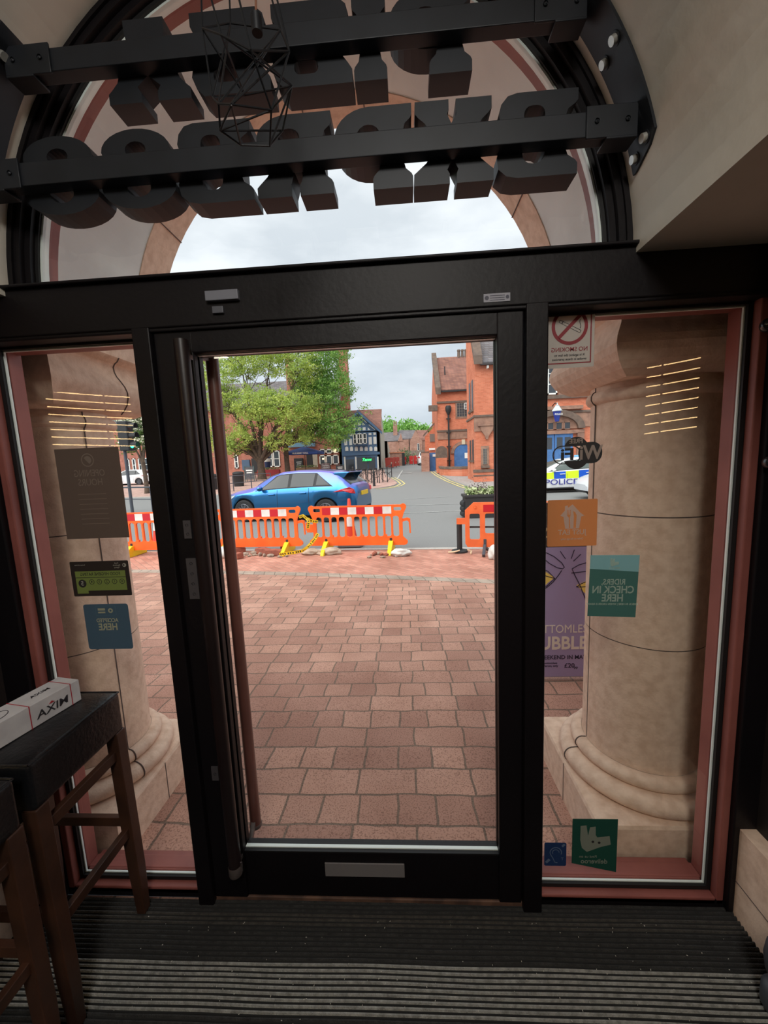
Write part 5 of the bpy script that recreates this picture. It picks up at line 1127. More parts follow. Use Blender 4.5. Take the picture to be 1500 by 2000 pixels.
pbox(A,'stone_band',SAND,gx-.06,16,Zz(945,830,Y)-.38,Zz(945,815,Y)+.1,23.93,24.1); pbox(A,'dark_string_course',DSAND,gx-.12,16,Zz(945,815,Y)+.02,Zz(945,815,Y)+.14,23.86,24.1)
poly(A,'side_string_course',DSAND,[(gx-.06,24,Zz(945,815,Y)+.02),(gx-.06,27.2,Zz(945,815,Y)+.02),(gx-.06,27.2,Zz(945,815,Y)+.14),(gx-.06,24,Zz(945,815,Y)+.14)],(.1,0,0))
pbox(A,'plinth',BR1,gx-.12,8.2,-.15,.62,23.86,24.1); pbox(A,'plinth_course',DSAND,gx-.15,8.2,.62,.80,23.82,24.1); pbox(A,'plinth_band',DSAND,gx-.13,8.2,.38,.46,23.84,24.1)
z0,z1 = Zz(950,858,Y),Zz(950,832,Y); cx = X(950,845,Y)
poly(A,'carved_bracket',SAND,[(cx-.42,23.8,z1),(cx+.42,23.8,z1),(cx+.34,23.8,z1-.28),(cx+.12,23.8,z0+.22),(cx+.05,23.8,z0),(cx-.05,23.8,z0),(cx-.12,23.8,z0+.22),(cx-.34,23.8,z1-.28)],(0,.25,0))
pbox(A,'moulded_shelf',SAND,cx-.55,cx+.55,z1,z1+.12,23.74,24.1)
LEAD = mat('leaded_pane', (66,70,76), .3)
window(A,X(943,890,Y),X(951,890,Y),Zz(947,907,Y),Zz(947,876,Y),Y,3,6,fr=mat('lead_bars',(150,140,128),.6),fw=.025,surround=SAND,pane=LEAD); pbox(A,'sill',DSAND,X(939,890,Y),X(955,890,Y),Zz(947,914,Y),Zz(947,909,Y),23.8,24)
for y0 in (24.6,25.6):                               # narrow windows of the gable side
    for za,zb in ((4.6,6.4),(1.4,2.7)):
        poly(A,'side_window',LEAD,[(gx-.03,y0,za),(gx-.03,y0+.5,za),(gx-.03,y0+.5,zb),(gx-.03,y0,zb)],(.05,0,0)); poly(A,'side_sill',DSAND,[(gx-.10,y0-.1,za-.15),(gx-.10,y0+.6,za-.15),(gx-.10,y0+.6,za),(gx-.10,y0-.1,za)],(.15,0,0))
for a,b in ((1052,1064),(1068,1088),(1104,1124),(1128,1148),(1158,1178)):
    window(A,X(a,750,Y),X(b,750,Y),Zz((a+b)/2,771,Y),7.0,Y,1,3,fw=.09,pane=mat('pale_blind',(196,204,204),.4) if a == 1104 else LEAD); 
pbox(A,'sill_course',DSAND,7.5,14,Zz(1088,779,Y),Zz(1088,772,Y),23.84,24.05)
for a,b in ((1090,1102),(1126,1128)): pbox(A,'mullion',SAND,X(a,750,Y),X(b,750,Y),Zz(1090,772,Y),7.0,23.9,24.02)
# entrance surround
ex = X(1082,850,Y); ez = Zz(1082,845,Y); mb = MB(); ox = Vector(A['_o']); n = 20
outp = [(ex+1.75*math.cos(PI*i/n), ez+.2+1.15*math.sin(PI*i/n)) for i in range(n+1)]; inp = [(ex+1.35*math.cos(PI*i/n), ez+.2+.80*math.sin(PI*i/n)) for i in range(n+1)]
mb.mesh(flat([[(x-ox.x,z-ox.z) for x,z in outp+inp[::-1]]], .3), INW(0,-.15,0)); mb.build('arch_stones', DSAND, A)
mb = MB(); mb.mesh(flat([[(x-ox.x,z-ox.z) for x,z in inp]], .1), INW(0,-.05,0)); mb.build('tympanum', SAND, A)
for dx in (-.75,-.25,.25,.75): window(A,ex+dx-.2,ex+dx+.2,ez+.16,ez+.62,Y-.06,1,1,fr=SAND,fw=.04,pane=LEAD)
pbox(A,'door_lintel',SAND,ex-1.75,ex+1.75,ez-.10,ez+.12,23.8,24.05)
for s in (-1,1): pbox(A,'door_pier',SAND,ex+s*1.55-.2,ex+s*1.55+.2,-.1,ez-.08,23.8,24.05)
for k,(a,b) in enumerate(((-1.1,-.02),(.02,1.1))):
    d = pbox(A,'entrance_door',BLUD,ex+a,ex+b,0,ez-.1,23.90,23.98); 
    mb = MB()
    for c in (.12,.60): mb.box((ex+a+c-ox.x,-.12,ez-1.0-ox.z),(ex+a+c+.34-ox.x,-.09,ez-.3-ox.z))
    mb.build('door_pane', LEAD, d)
pbox(A,'hood_mould',SAND,ex-1.95,ex+1.6,ez+1.35,ez+1.55,23.7,24.05)
pbox(A,'gate_pier',DSAND,X(1060,905,20),X(1066,905,20),-.1,Zz(1062,880,20),19.8,20.4)
lp = thing('police_lamp','blue glass lantern over the entrance doors, seen above the round sticker','lamp',(X(1088,820,23.2),23.2,Zz(1088,824,23.2)))
mb = MB(); mb.lathe([(0,0),(.12,.02),(.26,.62),(.28,.64)],(0,0,0),6,smooth=False); mb.build('blue_glass',mat('blue_lantern_glass',(34,60,150),.2,coat=.5),lp); mb = MB(); mb.lathe([(.30,.62),(.30,.66),(.12,.92),(.14,.95),(.04,1.0),(.02,1.12),(0,1.12)],(0,0,0),6,smooth=False); mb.build('lantern_cap',mat('pale_zinc',(196,204,206),.5),lp)
mb = MB(); mb.mesh(text('POLICE',.14,.004,bold=.02),INW(0,-.255,.42)); mb.build('lettering',WFR,lp)
mb = MB(); mb.tube([(0,0,1.0),(0,.35,1.15),(0,.85,1.0)],.03,6); mb.build('bracket',BLK,lp)
# ---- rear wing
Bq = thing('station_rear_wing', 'orange brick rear wing with clay tiled roof, drainpipe and arched blue door', 'building', (5,36,g(36)))
Y = 36; bx0 = 3.15; bx1 = 9
poly(Bq,'wall',BR1,[(bx0,36,0),(bx1,36,0),(bx1,36,7.75),(bx0,36,7.75)],(0,.3,0)); poly(Bq,'gable_wall',BR1,[(bx0,36.301,0),(bx0,36.301,8.05),(bx0,39.5,11.4),(bx0,43,7.75),(bx0,43,0)],(.3,0,0))
poly(Bq,'tiled_roof',CLAY,[(bx0+.2,35.8,7.6),(bx1,35.8,7.6),(bx1,39.5,11.3),(bx0+.2,39.5,11.3)],(0,0,.12)); poly(Bq,'gable_coping',DSAND,[(bx0-.15,35.5,7.3),(bx0-.15,39.5,11.4),(bx0-.15,39.5,11.9),(bx0-.15,35.5,7.9)],(.45,0,0)); pbox(Bq,'gable_foot',DSAND,bx0-.8,bx0,5.9,6.4,35.7,36.2)
pbox(Bq,'gutter',BLK,bx0+.2,bx1,7.5,7.65,35.65,35.85); pbox(Bq,'string_course',DSAND,bx0-.05,bx1,6.55,6.72,35.9,36.05); pbox(Bq,'stone_band',SAND,bx0-.05,bx1,3.30,4.05,35.92,36.05); pbox(Bq,'string_course',DSAND,bx0-.1,bx1,3.98,4.15,35.86,36.05)
for px in (896,903,910): mb = MB(); p = at(px,703,39.5); mb.lathe([(.16,0),(.13,.6),(.17,.62),(.15,.75),(0,.75)],(p.x-5,3.5,11.3-g(36)),10); mb.build('chimney_pot',DSAND,Bq)
pbox(Bq,'roof_flue',BLK,X(869,745,37.5)-.05,X(869,745,37.5)+.05,9,10.1,37.4,37.5)
window(Bq,X(892,800,Y),X(912,800,Y),Zz(900,814,Y),Zz(900,787,Y),Y,4,5,fr=mat('lead_bars',(1,1,1)),fw=.03,surround=SAND,pane=LEAD); window(Bq,X(906,795,Y),X(914,795,Y),Zz(910,800,Y),Zz(910,787,Y),Y-.05,2,2,fw=.05,pane=LEAD)
px_ = X(876,850,Y); o = pbox(Bq,'drainpipe',BLK,px_-.07,px_+.07,.5,6.3,35.7,35.84); mb = MB(); mb.lathe([(.1,-.5),(.26,-.15),(.28,.15),(.2,.3),(0,.3)],(px_-5,-.25,6.0-g(36)),10); mb.build('hopper_head',BLK,Bq)
for z_ in (1.3,2.6,3.9,5.1): pbox(Bq,'pipe_bracket',BLK,px_-.2,px_+.2,z_,z_+.08,35.72,35.95)
dx_ = X(905,890,Y); dz_ = Zz(905,868,Y); n = 14; off_ = Vector(Bq['_o'])
dpts = [(dx_-.85,.35),(dx_+.85,.35)]+[(dx_+.85*math.cos(PI*i/n), dz_-.8+.8*math.sin(PI*i/n)) for i in range(n+1)]
mb = MB(); mb.mesh(flat([[(x-off_.x,z-off_.z) for x,z in dpts]],.1),INW(0,-.06,0)); mb.build('arched_door',BLUD,Bq)
arch_o = [(dx_+1.15*math.cos(PI*i/n), dz_-.8+1.1*math.sin(PI*i/n)) for i in range(n+1)]; arch_i = [(dx_+.87*math.cos(PI*i/n), dz_-.8+.82*math.sin(PI*i/n)) for i in range(n+1)]
mb = MB(); mb.mesh(flat([[(x-off_.x,z-off_.z) for x,z in arch_o+arch_i[::-1]]],.16),INW(0,-.06,0)); mb.build('door_arch',SAND,Bq); pbox(Bq,'keystone',mat('pale_stone',(206,196,170),.8),dx_-.15,dx_+.15,dz_+.0,dz_+.45,35.8,35.95)
pbox(Bq,'notice',WFR,dx_+.1,dx_+.5,1.5,2.0,35.86,35.88)
# low wall, gable with gate, pier
o = thing('low_garden_wall','low curved orange brick wall with dark coping in front of the rear wing','wall',(3.8,31,g(31)))
pts = [(3.05,34.6),(3.0,32.6),(3.15,31.4),(3.6,30.4),(4.4,29.6),(5.6,29.2)]
for (a,b) in zip(pts,pts[1:]):
    poly(o,'wall_run',BR1,[(a[0],a[1],g(a[1])-.05),(b[0],b[1],g(b[1])-.05),(b[0],b[1],g(30)+.62),(a[0],a[1],g(30)+.66)],(.25,.12,0)); poly(o,'coping',DSAND,[(a[0]-.04,a[1]-.04,g(30)+.62),(b[0]-.04,b[1]-.04,g(30)+.60),(b[0]-.04,b[1]-.04,g(30)+.76),(a[0]-.04,a[1]-.04,g(30)+.80)],(.33,.18,0))
o = thing('gate_pier','brick gate pier with a dark rounded cap left of the drainpipe','pier',(3.35,35.15,g(35.15)+.05))
mb = MB(); mb.box((-.45,-.4,0),(.45,.4,1.35)); mb.build('shaft',BR1,o); mb = MB(); mb.mesh(flat([[(-.5,0),(.5,0)]+arc(0,.55,.5,0,180,10)],.8),INW(0,0,1.35)); mb.build('cap',DSAND,o,bevel=.05)
C = thing('side_building','low orange brick gabled building with a white sign above the blue gate','building',(2.8,40,g(40)))
poly(C,'gable_wall',BR1,[(2.13,40,0),(3.6,40,0),(3.6,40,5.4),(2.16,40,3.85)],(0,.3,0)); poly(C,'verge',DSAND,[(2.0,39.9,3.85),(3.6,39.9,5.5),(3.6,39.9,5.7),(2.0,39.9,4.05)],(0,.5,0)); pbox(C,'slate_hanging',mat('slate_hanging',(120,112,106),.9),2.65,3.5,3.3,4.1,39.9,40)
pbox(C,'white_sign',WFR,X(838,877,39.9),X(851,877,39.9),Zz(845,879,39.9),Zz(845,875,39.9),39.84,39.9); d = pbox(C,'blue_gate',BLUD,X(839,900,39.7),X(857,900,39.7),g(40)-.02,Zz(848,884,39.7),39.6,39.7); pbox(C,'gate_notice',WFR,X(845,890,39.6),X(852,890,39.6),Zz(848,892,39.6),Zz(848,887,39.6),39.55,39.6)
o = thing('brick_pier_wall','short brown brick wall with a square top left of the blue gate','wall',(X(831,900,39),39,g(39))); mb = MB(); mb.box((-.42,-.2,-.05),(.36,.2,Zz(831,884,39)-g(39))); mb.build('brickwork',BR2,o); mb = MB(); mb.box((-.46,-.24,Zz(831,884,39)-g(39)),(.40,.24,Zz(831,882,39)-g(39))); mb.build('coping',DSAND,o)
# ---- half timbered house
H_ = thing('half_timbered_house','blue and white half timbered gabled house with brown tiled roof behind the bicycle stands','building',(-4.8,45,g(45)))
Y = 45; BT = mat('blue_timber',(80,112,146),.6); WPn = mat('white_panel',(226,230,226),.7); CRM = mat('cream_render',(196,186,168),.85,c2=(172,162,146),ns=1.5)
hx0,hx1 = X(664,880,Y),X(742,880,Y); apx,apz = X(700,806,Y),Zz(700,806,Y); ez = Zz(742,843,Y)
poly(H_,'front_wall',BT,[(hx0,45,.3),(hx1,45,.3),(hx1,45,ez),(apx,45,apz),(hx0,45,ez)],(0,.3,0))
def hp(a,b,c,d,yy=44.97,name='white_panel',m_=None): return pbox(H_,name,m_ or WPn,X(a,(b+d)/2,Y),X(c,(b+d)/2,Y),Zz((a+c)/2,d,Y),Zz((a+c)/2,b,Y),yy-.03,45)
cc = lambda x,y: (600+x*.12, 780+y*.12)                # crop pixels to photo pixels
for x0,y0,x1,y1 in ((605,650,652,748),(684,640,732,745),(1000,612,1052,735),(1078,608,1128,728),(820,375,868,425),(745,458,792,512),(825,458,872,510),(905,455,950,505),(1000,548,1045,580),(1078,540,1120,578),(690,560,735,600)):
    a,b = cc(x0,y0),cc(x1,y1); hp(a[0],a[1],b[0],b[1])
for x in (612,690,768,850,928,1006,1084):
    a,b = cc(x,768),cc(x+50,840); xa,xb = X(a[0],860,Y),X(b[0],860,Y); za,zb = Zz((a[0]+b[0])/2,b[1]+(a[0]-b[0])*0,Y),Zz((a[0]+b[0])/2,a[1],Y); w_ = (xb-xa)/2
    mb = MB(); o_ = Vector(H_['_o']); mb.mesh(flat([[(xa-o_.x,za-o_.z),(xb-o_.x,za-o_.z)]+[((xa+xb)/2-o_.x+w_*math.cos(PI*i/8), zb-w_-o_.z+w_*math.sin(PI*i/8)) for i in range(9)]],.05),INW(0,-.03,0)); mb.build('arched_panel',WPn,H_)
for tri in ([(750,425),(790,385),(790,425)],[(900,420),(900,375),(945,418)],[(985,500),(985,455),(1030,498)],[(870,300),(880,280),(975,375),(960,385)],[(1000,420),(1005,405),(1110,490),(1100,500)]):
    q = [cc(*p) for p in tri]; poly(H_,'white_panel',WPn,[(X(a,b,Y),44.96,Zz(a,b,Y)) for a,b in q],(0,.04,0))
bw = [cc(755,555),cc(980,730)]; x0,x1,z0,z1 = X(bw[0][0],860,Y),X(bw[1][0],860,Y),Zz(705,bw[1][1],Y),Zz(705,bw[0][1]+.5,Y)
pbox(H_,'oriel',BT,x0,x1,z0-.15,z1+.1,44.5,45); window(H_,x0+.45,x1-.5,z0,z1,44.5,2,2,fw=.09); window(H_,x0+.02,x0+.42,z0,z1,44.52,1,2,fw=.08); window(H_,x1-.46,x1-.02,z0,z1,44.52,1,2,fw=.08)
for a_,b_ in (((apx,apz),(hx1+.35,ez-.15)),((apx,apz),(hx0-.35,ez-.15))):
    poly(H_,'barge_board',BT,[(a_[0],44.5,a_[1]+.25),(b_[0],44.5,b_[1]+.1),(b_[0],44.5,b_[1]-.2),(a_[0],44.5,a_[1]-.1)],(0,.5,0))
rz = 8.1; poly(H_,'main_roof',CLAY,[(hx0,45.0,ez),(hx1+.2,45.0,ez),(hx1+.1,51,rz),(hx0,51,rz)],(0,0,.12)); poly(H_,'gable_roof',CLAY,[(apx,44.6,apz+.2),(hx1+.35,44.6,ez-.02),(hx1+.2,46.5,ez+.9),(apx,49.5,apz+.3)],(0,0,.1)); poly(H_,'gable_roof',CLAY,[(apx,44.6,apz+.2),(hx0-.35,44.6,ez-.02),(hx0-.2,46.5,ez+.9),(apx,49.5,apz+.3)],(0,0,.1))
poly(H_,'side_wall',CRM,[(hx1,45,.3),(hx1,57,.7),(hx1,57,ez),(hx1,51,rz-.1),(hx1,45,ez)],(-.3,0,0)); poly(H_,'rear_annexe',CRM,[(hx1+.4,57,.7),(hx1+.4,66,.9),(hx1+.4,66,3.2),(hx1+.4,57,4.4)],(-.4,0,0)); poly(H_,'annexe_end',CRM,[(hx1-.1,57,.7),(hx1+.4,57,.7),(hx1+.4,57,4.4),(hx1-.1,57,4.4)],(0,.1,0))
pbox(H_,'downpipe',BLK,hx1+.0,hx1+.1,.5,ez,44.9,45)
for a,b,c,d,m_ in ((676,897,692,925,DG),(698,893,718,920,DG),(720,893,733,920,DG)): hp(a,b,c,d,name='shop_window',m_=m_)
for a in (672.5,694,737): hp(a,892,a+3,924,name='shop_post',m_=WPn)
hp(668,884,742,889,yy=44.9,name='fascia',m_=BT)
nm = thing('neon_sign','glowing green neon sign in the ground floor of the blue and white house','sign',(X(716,898,44.8),44.75,Zz(716,900,44.8)))
NE = mat('green_neon',(60,255,120),.5,emit=3.0); mb = MB(); mb.mesh(text('Tacos',.46,.03,bold=.01,shear=.3),INW(0,0,.13)); mb.build('lettering',NE,nm); mb = MB(); mb.box((-.5,.03,-.08),(.5,.06,.36)); mb.build('backing',BLK,nm)
# ---- brick pub behind the trees
Pb = thing('brick_pub','long red brick pub with slate roof and tall chimneys behind the street trees','building',(-13,45,g(45)))
px0,px1 = X(370,880,45)-3,X(668,880,45)-.05; pe = 8.4
poly(Pb,'wall',BR3,[(px0,45,.3),(px1,45,.3),(px1,45,pe),(px0,45,pe)],(0,.3,0)); poly(Pb,'gable_end',BR3,[(px1,45,.3),(px1,45,pe),(px1,50,12),(px1,55,pe),(px1,55,.3)],(-.3,0,0)); poly(Pb,'slate_roof',SLATE,[(px0,44.7,pe-.2),(px1+.1,44.7,pe-.2),(px1+.1,50,12),(px0,50,12)],(0,0,.15))
for a,b,t in ((664,681,684),(562,573,698)):
    c = pbox(Pb,'chimney_stack',BR3,X(a,750,48),X(b,750,48),8,Zz((a+b)/2,t,48),47.5,48.6); pbox(Pb,'chimney_cap',SAND,X(a,750,48)-.1,X(b,750,48)+.1,Zz((a+b)/2,t,48)-.05,Zz((a+b)/2,t,48)+.2,47.4,48.7)
def pw(a,b,c,d,cols=1,rows=2): window(Pb,X(a,(b+d)/2,45),X(c,(b+d)/2,45),Zz((a+c)/2,d,45),Zz((a+c)/2,b,45),45,cols,rows,fw=.12,surround=None)
for q in ((624,877,636,886,1,1),(637,877,649,886,1,1),(650,875,662,885,1,1),(624,889,636,908,1,1),(637,889,649,908,1,1),(650,888,662,907,1,1),(525,880,533,912),(534,880,547,912),(458,888,466,915),(640,826,650,850),(615,826,624,850),(560,826,572,850),(590,790,600,812)): pw(*q)
def pr(nm,m_,a,b,c,d,y0=44.8): return pbox(Pb,nm,m_,X(a,(b+d)/2,45),X(c,(b+d)/2,45),Zz((a+c)/2,d,45),Zz((a+c)/2,b,45),y0,45)
pr('blue_fascia',mat('pale_blue_fascia',(110,150,176),.6),564,862,616,873,44.6); pr('doorway',BLK,600,884,612,922); pr('menu_panel',mat('black_menu',(40,42,46),.6),576,895,593,922,44.7); pr('pale_pier',CRM,612,884,621,922); pr('wall_sign',mat('slate_blue_sign',(74,96,122),.6),474,898,489,918); pr('dark_entrance',BLK,493,895,505,922)
mb = MB()
for k,(s_,zz) in enumerate((('WEEKLY',.0),('SPECIALS',-.25),('TODAY',-.5))): pass
p = at(584,903,44.65)-Vector(Pb['_o'])
for k in range(5): mb.box((p.x-.30+.04*(k%2),p.y,p.z-.22*k),(p.x+.30-.05*(k%3),p.y+.02,p.z-.22*k+.07))
mb.build('menu_writing',WFR,Pb)
for px,py in ((654,881),(655,879),(631,896)):
    p = at(px,py,44.7)-Vector(Pb['_o']); mb = MB(); mb.lathe([(0,-.12),(.1,-.06),(.12,0),(.1,.06),(0,.12)],p,8); mb.build('lit_lantern',mat('warm_lantern',(255,220,160),.5,emit=2.5),Pb)
# ---- terraces and trees at the end of the side street
D = thing('brick_terrace','brown brick terrace with slate roofs at the end of the side street','building',(-2,72,g(72)))
Y = 72; Q = lambda a,b: (X(a,b,Y),Y,Zz(a,b,Y))
poly(D,'left_wall',BR2,[Q(748,913),Q(786,912),Q(786,861),Q(748,863)],(0,.3,0)); poly(D,'left_roof',SLATE,[Q(748,864),Q(779,862)]+[(X(785,845,78),78,Zz(785,845,78)),(X(748,847,78),78,Zz(748,847,78))],(0,0,.2))
poly(D,'middle_wall',BR2,[Q(779,912),Q(805,911),Q(805,858),Q(779,860)],(0,-.5,0)); poly(D,'middle_roof',SLATE,[Q(778,860),Q(808,858)]+[(X(812,842,78),78,Zz(812,842,78)),(X(779,842,78),78,Zz(779,842,78))],(0,0,.2)); poly(D,'small_gable',BR2,[Q(777,862),Q(787,861),Q(783,846)],(0,-.6,0))
poly(D,'gable_wall',BR2,[Q(800,911),Q(824,910),Q(824,862),Q(811,841),Q(801,862)],(0,-1.2,0)); poly(D,'right_wall',BR2,[Q(820,911),Q(836,910),Q(836,861),Q(820,861)],(0,.3,0)); poly(D,'right_roof',CLAY,[Q(822,862),Q(836,861)]+[(X(836,842,78),78,Zz(836,842,78)),(X(813,842,78),78,Zz(813,842,78))],(0,0,.2))
pbox(D,'chimney_stack',BR2,X(768,840,76),X(776,840,76),6,Zz(772,832,76),75.5,76.5); 
for q in (770,774): mb = MB(); p = at(q,832,76)-Vector(D['_o']); mb.lathe([(.15,0),(.12,.9),(0,.9)],p,8); mb.build('chimney_pot',SAND,D)
window(D,X(815,873,70.5),X(819,873,70.5),Zz(817,880,70.5),Zz(817,866,70.5),70.7,1,1,fw=.06); pbox(D,'waste_pipe',BLK,X(799,870,71),X(800,870,71),2,Zz(800,856,71),71.2,71.4)
o = thing('timber_fence','grey brown timber fence along the yard at the end of the side street','fence',(X(806,895,64),64,g(64))); mb = MB(); x0_,x1_ = X(783,890,64)-o.location.x,X(829,890,64)-o.location.x; k = 0
while x0_ < x1_: mb.box((x0_,0,0),(x0_+.16,.04,2.2+.05*math.sin(k*2.3))); x0_ += .175; k += 1
mb.build('boards',mat('weathered_boards',(150,134,122),.9,c2=(120,106,98),ns=5),o)
o = thing('brick_shed','low brick shed with an orange edged flat roof beside the red bins','shed',(X(776,900,58),58,g(58))); w_ = X(785,900,58)-X(757,900,58); mb = MB(); mb.box((-w_/2,0,-.05),(w_/2,1.3,1.9)); mb.build('brickwork',BR2,o); mb = MB(); mb.box((-w_/2-.1,-.1,1.9),(w_/2+.1,1.4,2.05)); mb.build('roof_edge',mat('terracotta_edge',(196,124,92),.8),o); mb = MB(); mb.box((w_/2-.35,-.12,-.02),(w_/2+.05,-.0,1.9)); mb.build('dark_post',BLK,o)
RBIN = mat('red_bin_plastic',(196,44,42),.5); RBIN2 = mat('faded_red_bin',(176,70,60),.6)
def bin_(px,py,Y_,w,h,m_,lab):
    p = at(px,py,Y_); z = g(Y_)+.003; o = thing('wheeled_bin',lab,'bin',(p.x,Y_,z),0,'red bins in the side street')
    mb = MB(); vs = []
    for z_,k in ((.12,.86),(h*.85,1)): vs += [(-w/2*k,-w*.4*k,z_),(w/2*k,-w*.4*k,z_),(w/2*k,w*.4*k,z_),(-w/2*k,w*.4*k,z_)]
    mb.add(vs,[(3,2,1,0),(4,5,6,7)]+[(i,(i+1)%4,(i+1)%4+4,i+4) for i in range(4)]); mb.build('container',m_,o,bevel=.02)
    mb = MB(); mb.prism([(-w/2-.03,h*.85),(w/2+.03,h*.85),(w/2,h*.95),(0,h),(-w/2,h*.95)],w*.85,M=Matrix.Translation((0,-w*.42,0))); mb.build('lid',m_,o,bevel=.015)
    mb = MB(); 
    for s in (-1,1): mb.tube([(s*w*.35-.03,-w*.25,.08),(s*w*.35+.03,-w*.25,.08)],.08,10)
    mb.build('wheels',BLK,o); mb = MB(); mb.box((w*.16,-w*.43,h*.42),(w*.28,-w*.40,h*.55)); mb.build('label_patch',CRM,o)
bin_(761,905,50,1.15,1.38,RBIN2,'large faded red bin nearest the cream side wall'); bin_(771,905,52,.62,1.38,RBIN2,'second faded red bin beside the brick shed'); bin_(777,905,54.5,.5,1.35,RBIN2,'third faded red bin half hidden by the dark shed post')
bin_(789,902,60,.75,1.3,RBIN,'single bright red bin right of the brick shed'); bin_(803,902,60.3,.58,1.4,RBIN,'left one of two bright red bins against the fence'); bin_(811.5,902,60.3,.58,1.4,RBIN,'right one of two bright red bins, beside the white van')
# ================================================================== TREES
def lmat(name,c,c2,ns=.8): return mat(name,c,.75,c2=c2,ns=ns,mixlo=.42,mixhi=.58,trans=.3)
def tree(name, lab, base, blobs, nleaf, size, lm, fork=2.6, tr=.3, leaf2=None, n2=0, bark=None, seed=1, group=None, twigs=0):
    """blobs: (centre, radii) in world; branches run from the fork to blob centres"""
    random.seed(seed); o = thing(name,lab,'tree',base,0,group); B0 = Vector(base)
    bk = bark or mat('grey_brown_bark',(104,88,74),.95,c2=(78,66,58),ns=6,bump=.4,bs=12)
    mb = MB(); top = Vector((random.uniform(-.1,.1),0,fork)); mb.tube([(0,0,-.05),(0.02,0,.4),(.0,0,fork*.6),top],[tr*1.35,tr*1.05,tr*.92,tr*.95],12)
    for c,r_ in blobs:
        e = Vector(c)-B0; m1 = top.lerp(e,.45)+Vector((random.uniform(-.3,.3),random.uniform(-.3,.3),.35)); d = (e-top).length
        mb.tube([top-Vector((0,0,.3)),top.lerp(m1,.5),m1,e],[tr*.55,tr*.42,tr*.28,tr*.08],8)
        for k in range(twigs):
            t = random.uniform(.35,1.0); s_ = top.lerp(e,t); a = Vector((random.gauss(0,1),random.gauss(0,1),random.gauss(.3,.8))).normalized()
            l = random.uniform(.6,1.1)*sum(r_)/3; q = s_+a*l*.5+Vector((0,0,.1)); mb.tube([s_,q,s_+a*l+Vector((0,0,.25*l))],[tr*.14,tr*.09,tr*.03],5)
    mb.build('trunk',bk,o)
    def pts(n,k):
        L_ = []
        vol = [r_[0]*r_[1]*r_[2] for _,r_ in blobs]; tot = sum(vol)
        for (c,r_),v in zip(blobs,vol):
            cc_ = Vector(c)-B0; m_ = int(n*v/tot)
            ncl = max(6,m_//26); cl = []
            for i in range(ncl):
                a = Vector((random.gauss(0,1),random.gauss(0,1),random.gauss(0,1))).normalized()*(random.random()**.42); cl.append(cc_+Vector((a.x*r_[0],a.y*r_[1],a.z*r_[2])))
            for i in range(m_): q = cl[i%ncl]; L_.append(q+Vector((random.gauss(0,1),random.gauss(0,1),random.gauss(0,.6)))*size*k)
        return L_
    mb = MB(); leafmesh(pts(nleaf,2.4),size,mb,0); f = mb.build('foliage',lm,o,recalc=False); f['kind'] = 'stuff'
    if leaf2: mb = MB(); leafmesh(pts(n2,1.6),size*.9,mb,0); f = mb.build('blossom',leaf2,o,recalc=False); f['kind'] = 'stuff'
    return o
def bl(px,py,Y_,rx,rz,ry=None): p = at(px,py,Y_); s = (Y_+1.28)/FPX; return ((p.x,p.y,p.z),(rx*s,(ry or rx)*s,rz*s))
b = gnd(512,937)
tree('street_tree','large street tree with yellow green leaves on a forked trunk behind the blue car',(b.x,b.y,b.z+.04),
  [bl(470,700,b.y,42,44),bl(530,690,b.y,44,48),bl(590,715,b.y,40,40),bl(430,770,b.y,40,50),bl(500,790,b.y-1.5,46,44),bl(560,800,b.y-1.5,42,40),bl(415,850,b.y,28,34),bl(470,850,b.y-1,30,26),bl(400,700,b.y+1,34,50),bl(600,800,b.y,32,40),bl(440,872,b.y-1.5,34,20),bl(495,868,b.y+1,26,18),bl(545,862,b.y-.5,30,20),bl(590,850,b.y,24,20)],
  54000,.085,lmat('yellow_green_leaves',(192,208,108),(148,176,88)),fork=1.9,tr=.36,seed=4,twigs=20)
b2 = (X(560,900,38),38,g(38)+.055)
tree('street_tree','greener street tree right of the large one, nearest the blue and white house',b2,
  [bl(590,660,38,50,30),bl(640,690,38,44,40),bl(655,760,38,38,40),bl(610,760,39,44,44),bl(650,830,38,40,38),bl(690,830,37.5,18,22),bl(610,840,38.5,34,30),bl(650,872,38,18,12),bl(712,800,37.5,10,10)],
  32000,.095,lmat('mid_green_leaves',(148,188,96),(108,152,72)),fork=3.4,tr=.26,seed=9,twigs=9)
b3 = (X(283,925,25),25,g(25)+.055)
tree('blossom_tree','tree covered in creamy white blossom seen between the left column and the door',b3,
  [bl(262,820,25,30,36),bl(285,850,25,24,30),bl(250,860,25,20,28),bl(290,800,25,26,30)],5000,.085,lmat('dark_green_leaves',(110,140,70),(76,108,52)),fork=2.2,tr=.14,leaf2=mat('cream_blossom',(240,238,214),.7),n2=4200,seed=3,twigs=4)
random.seed(21)
for i,(px,py,rx,rz,Y_) in enumerate(((762,842,18,22,112),(797,840,16,20,116),(824,848,14,16,118),(848,850,14,14,122))):
    tree('distant_tree',['tall bright green tree left of the terrace chimney','bright green tree above the terrace roofs','round green tree right above the terrace gable','low green tree behind the side building'][i],(at(px,900,Y_).x,Y_,g(Y_)),[bl(px,py,Y_,rx,rz),bl(px-8,py+10,Y_,rx,rz*.8),bl(px+8,py+10,Y_,rx,rz*.8)],3800,.42,lmat('far_green_leaves',(136,184,92),(98,150,70),.15),fork=3,tr=.4,seed=30+i)
o = thing('shrub','green shrub over the timber fence at the end of the side street','shrub',(X(789,892,62),62,g(62))); mb = MB(); leafmesh([Vector((random.gauss(0,.7),random.gauss(0,.4),abs(random.gauss(1.2,.6)))) for i in range(500)],.16,mb); mb.build('foliage',lmat('grey_green_leaves',(110,134,92),(80,106,70)),o,recalc=False)['kind'] = 'stuff'
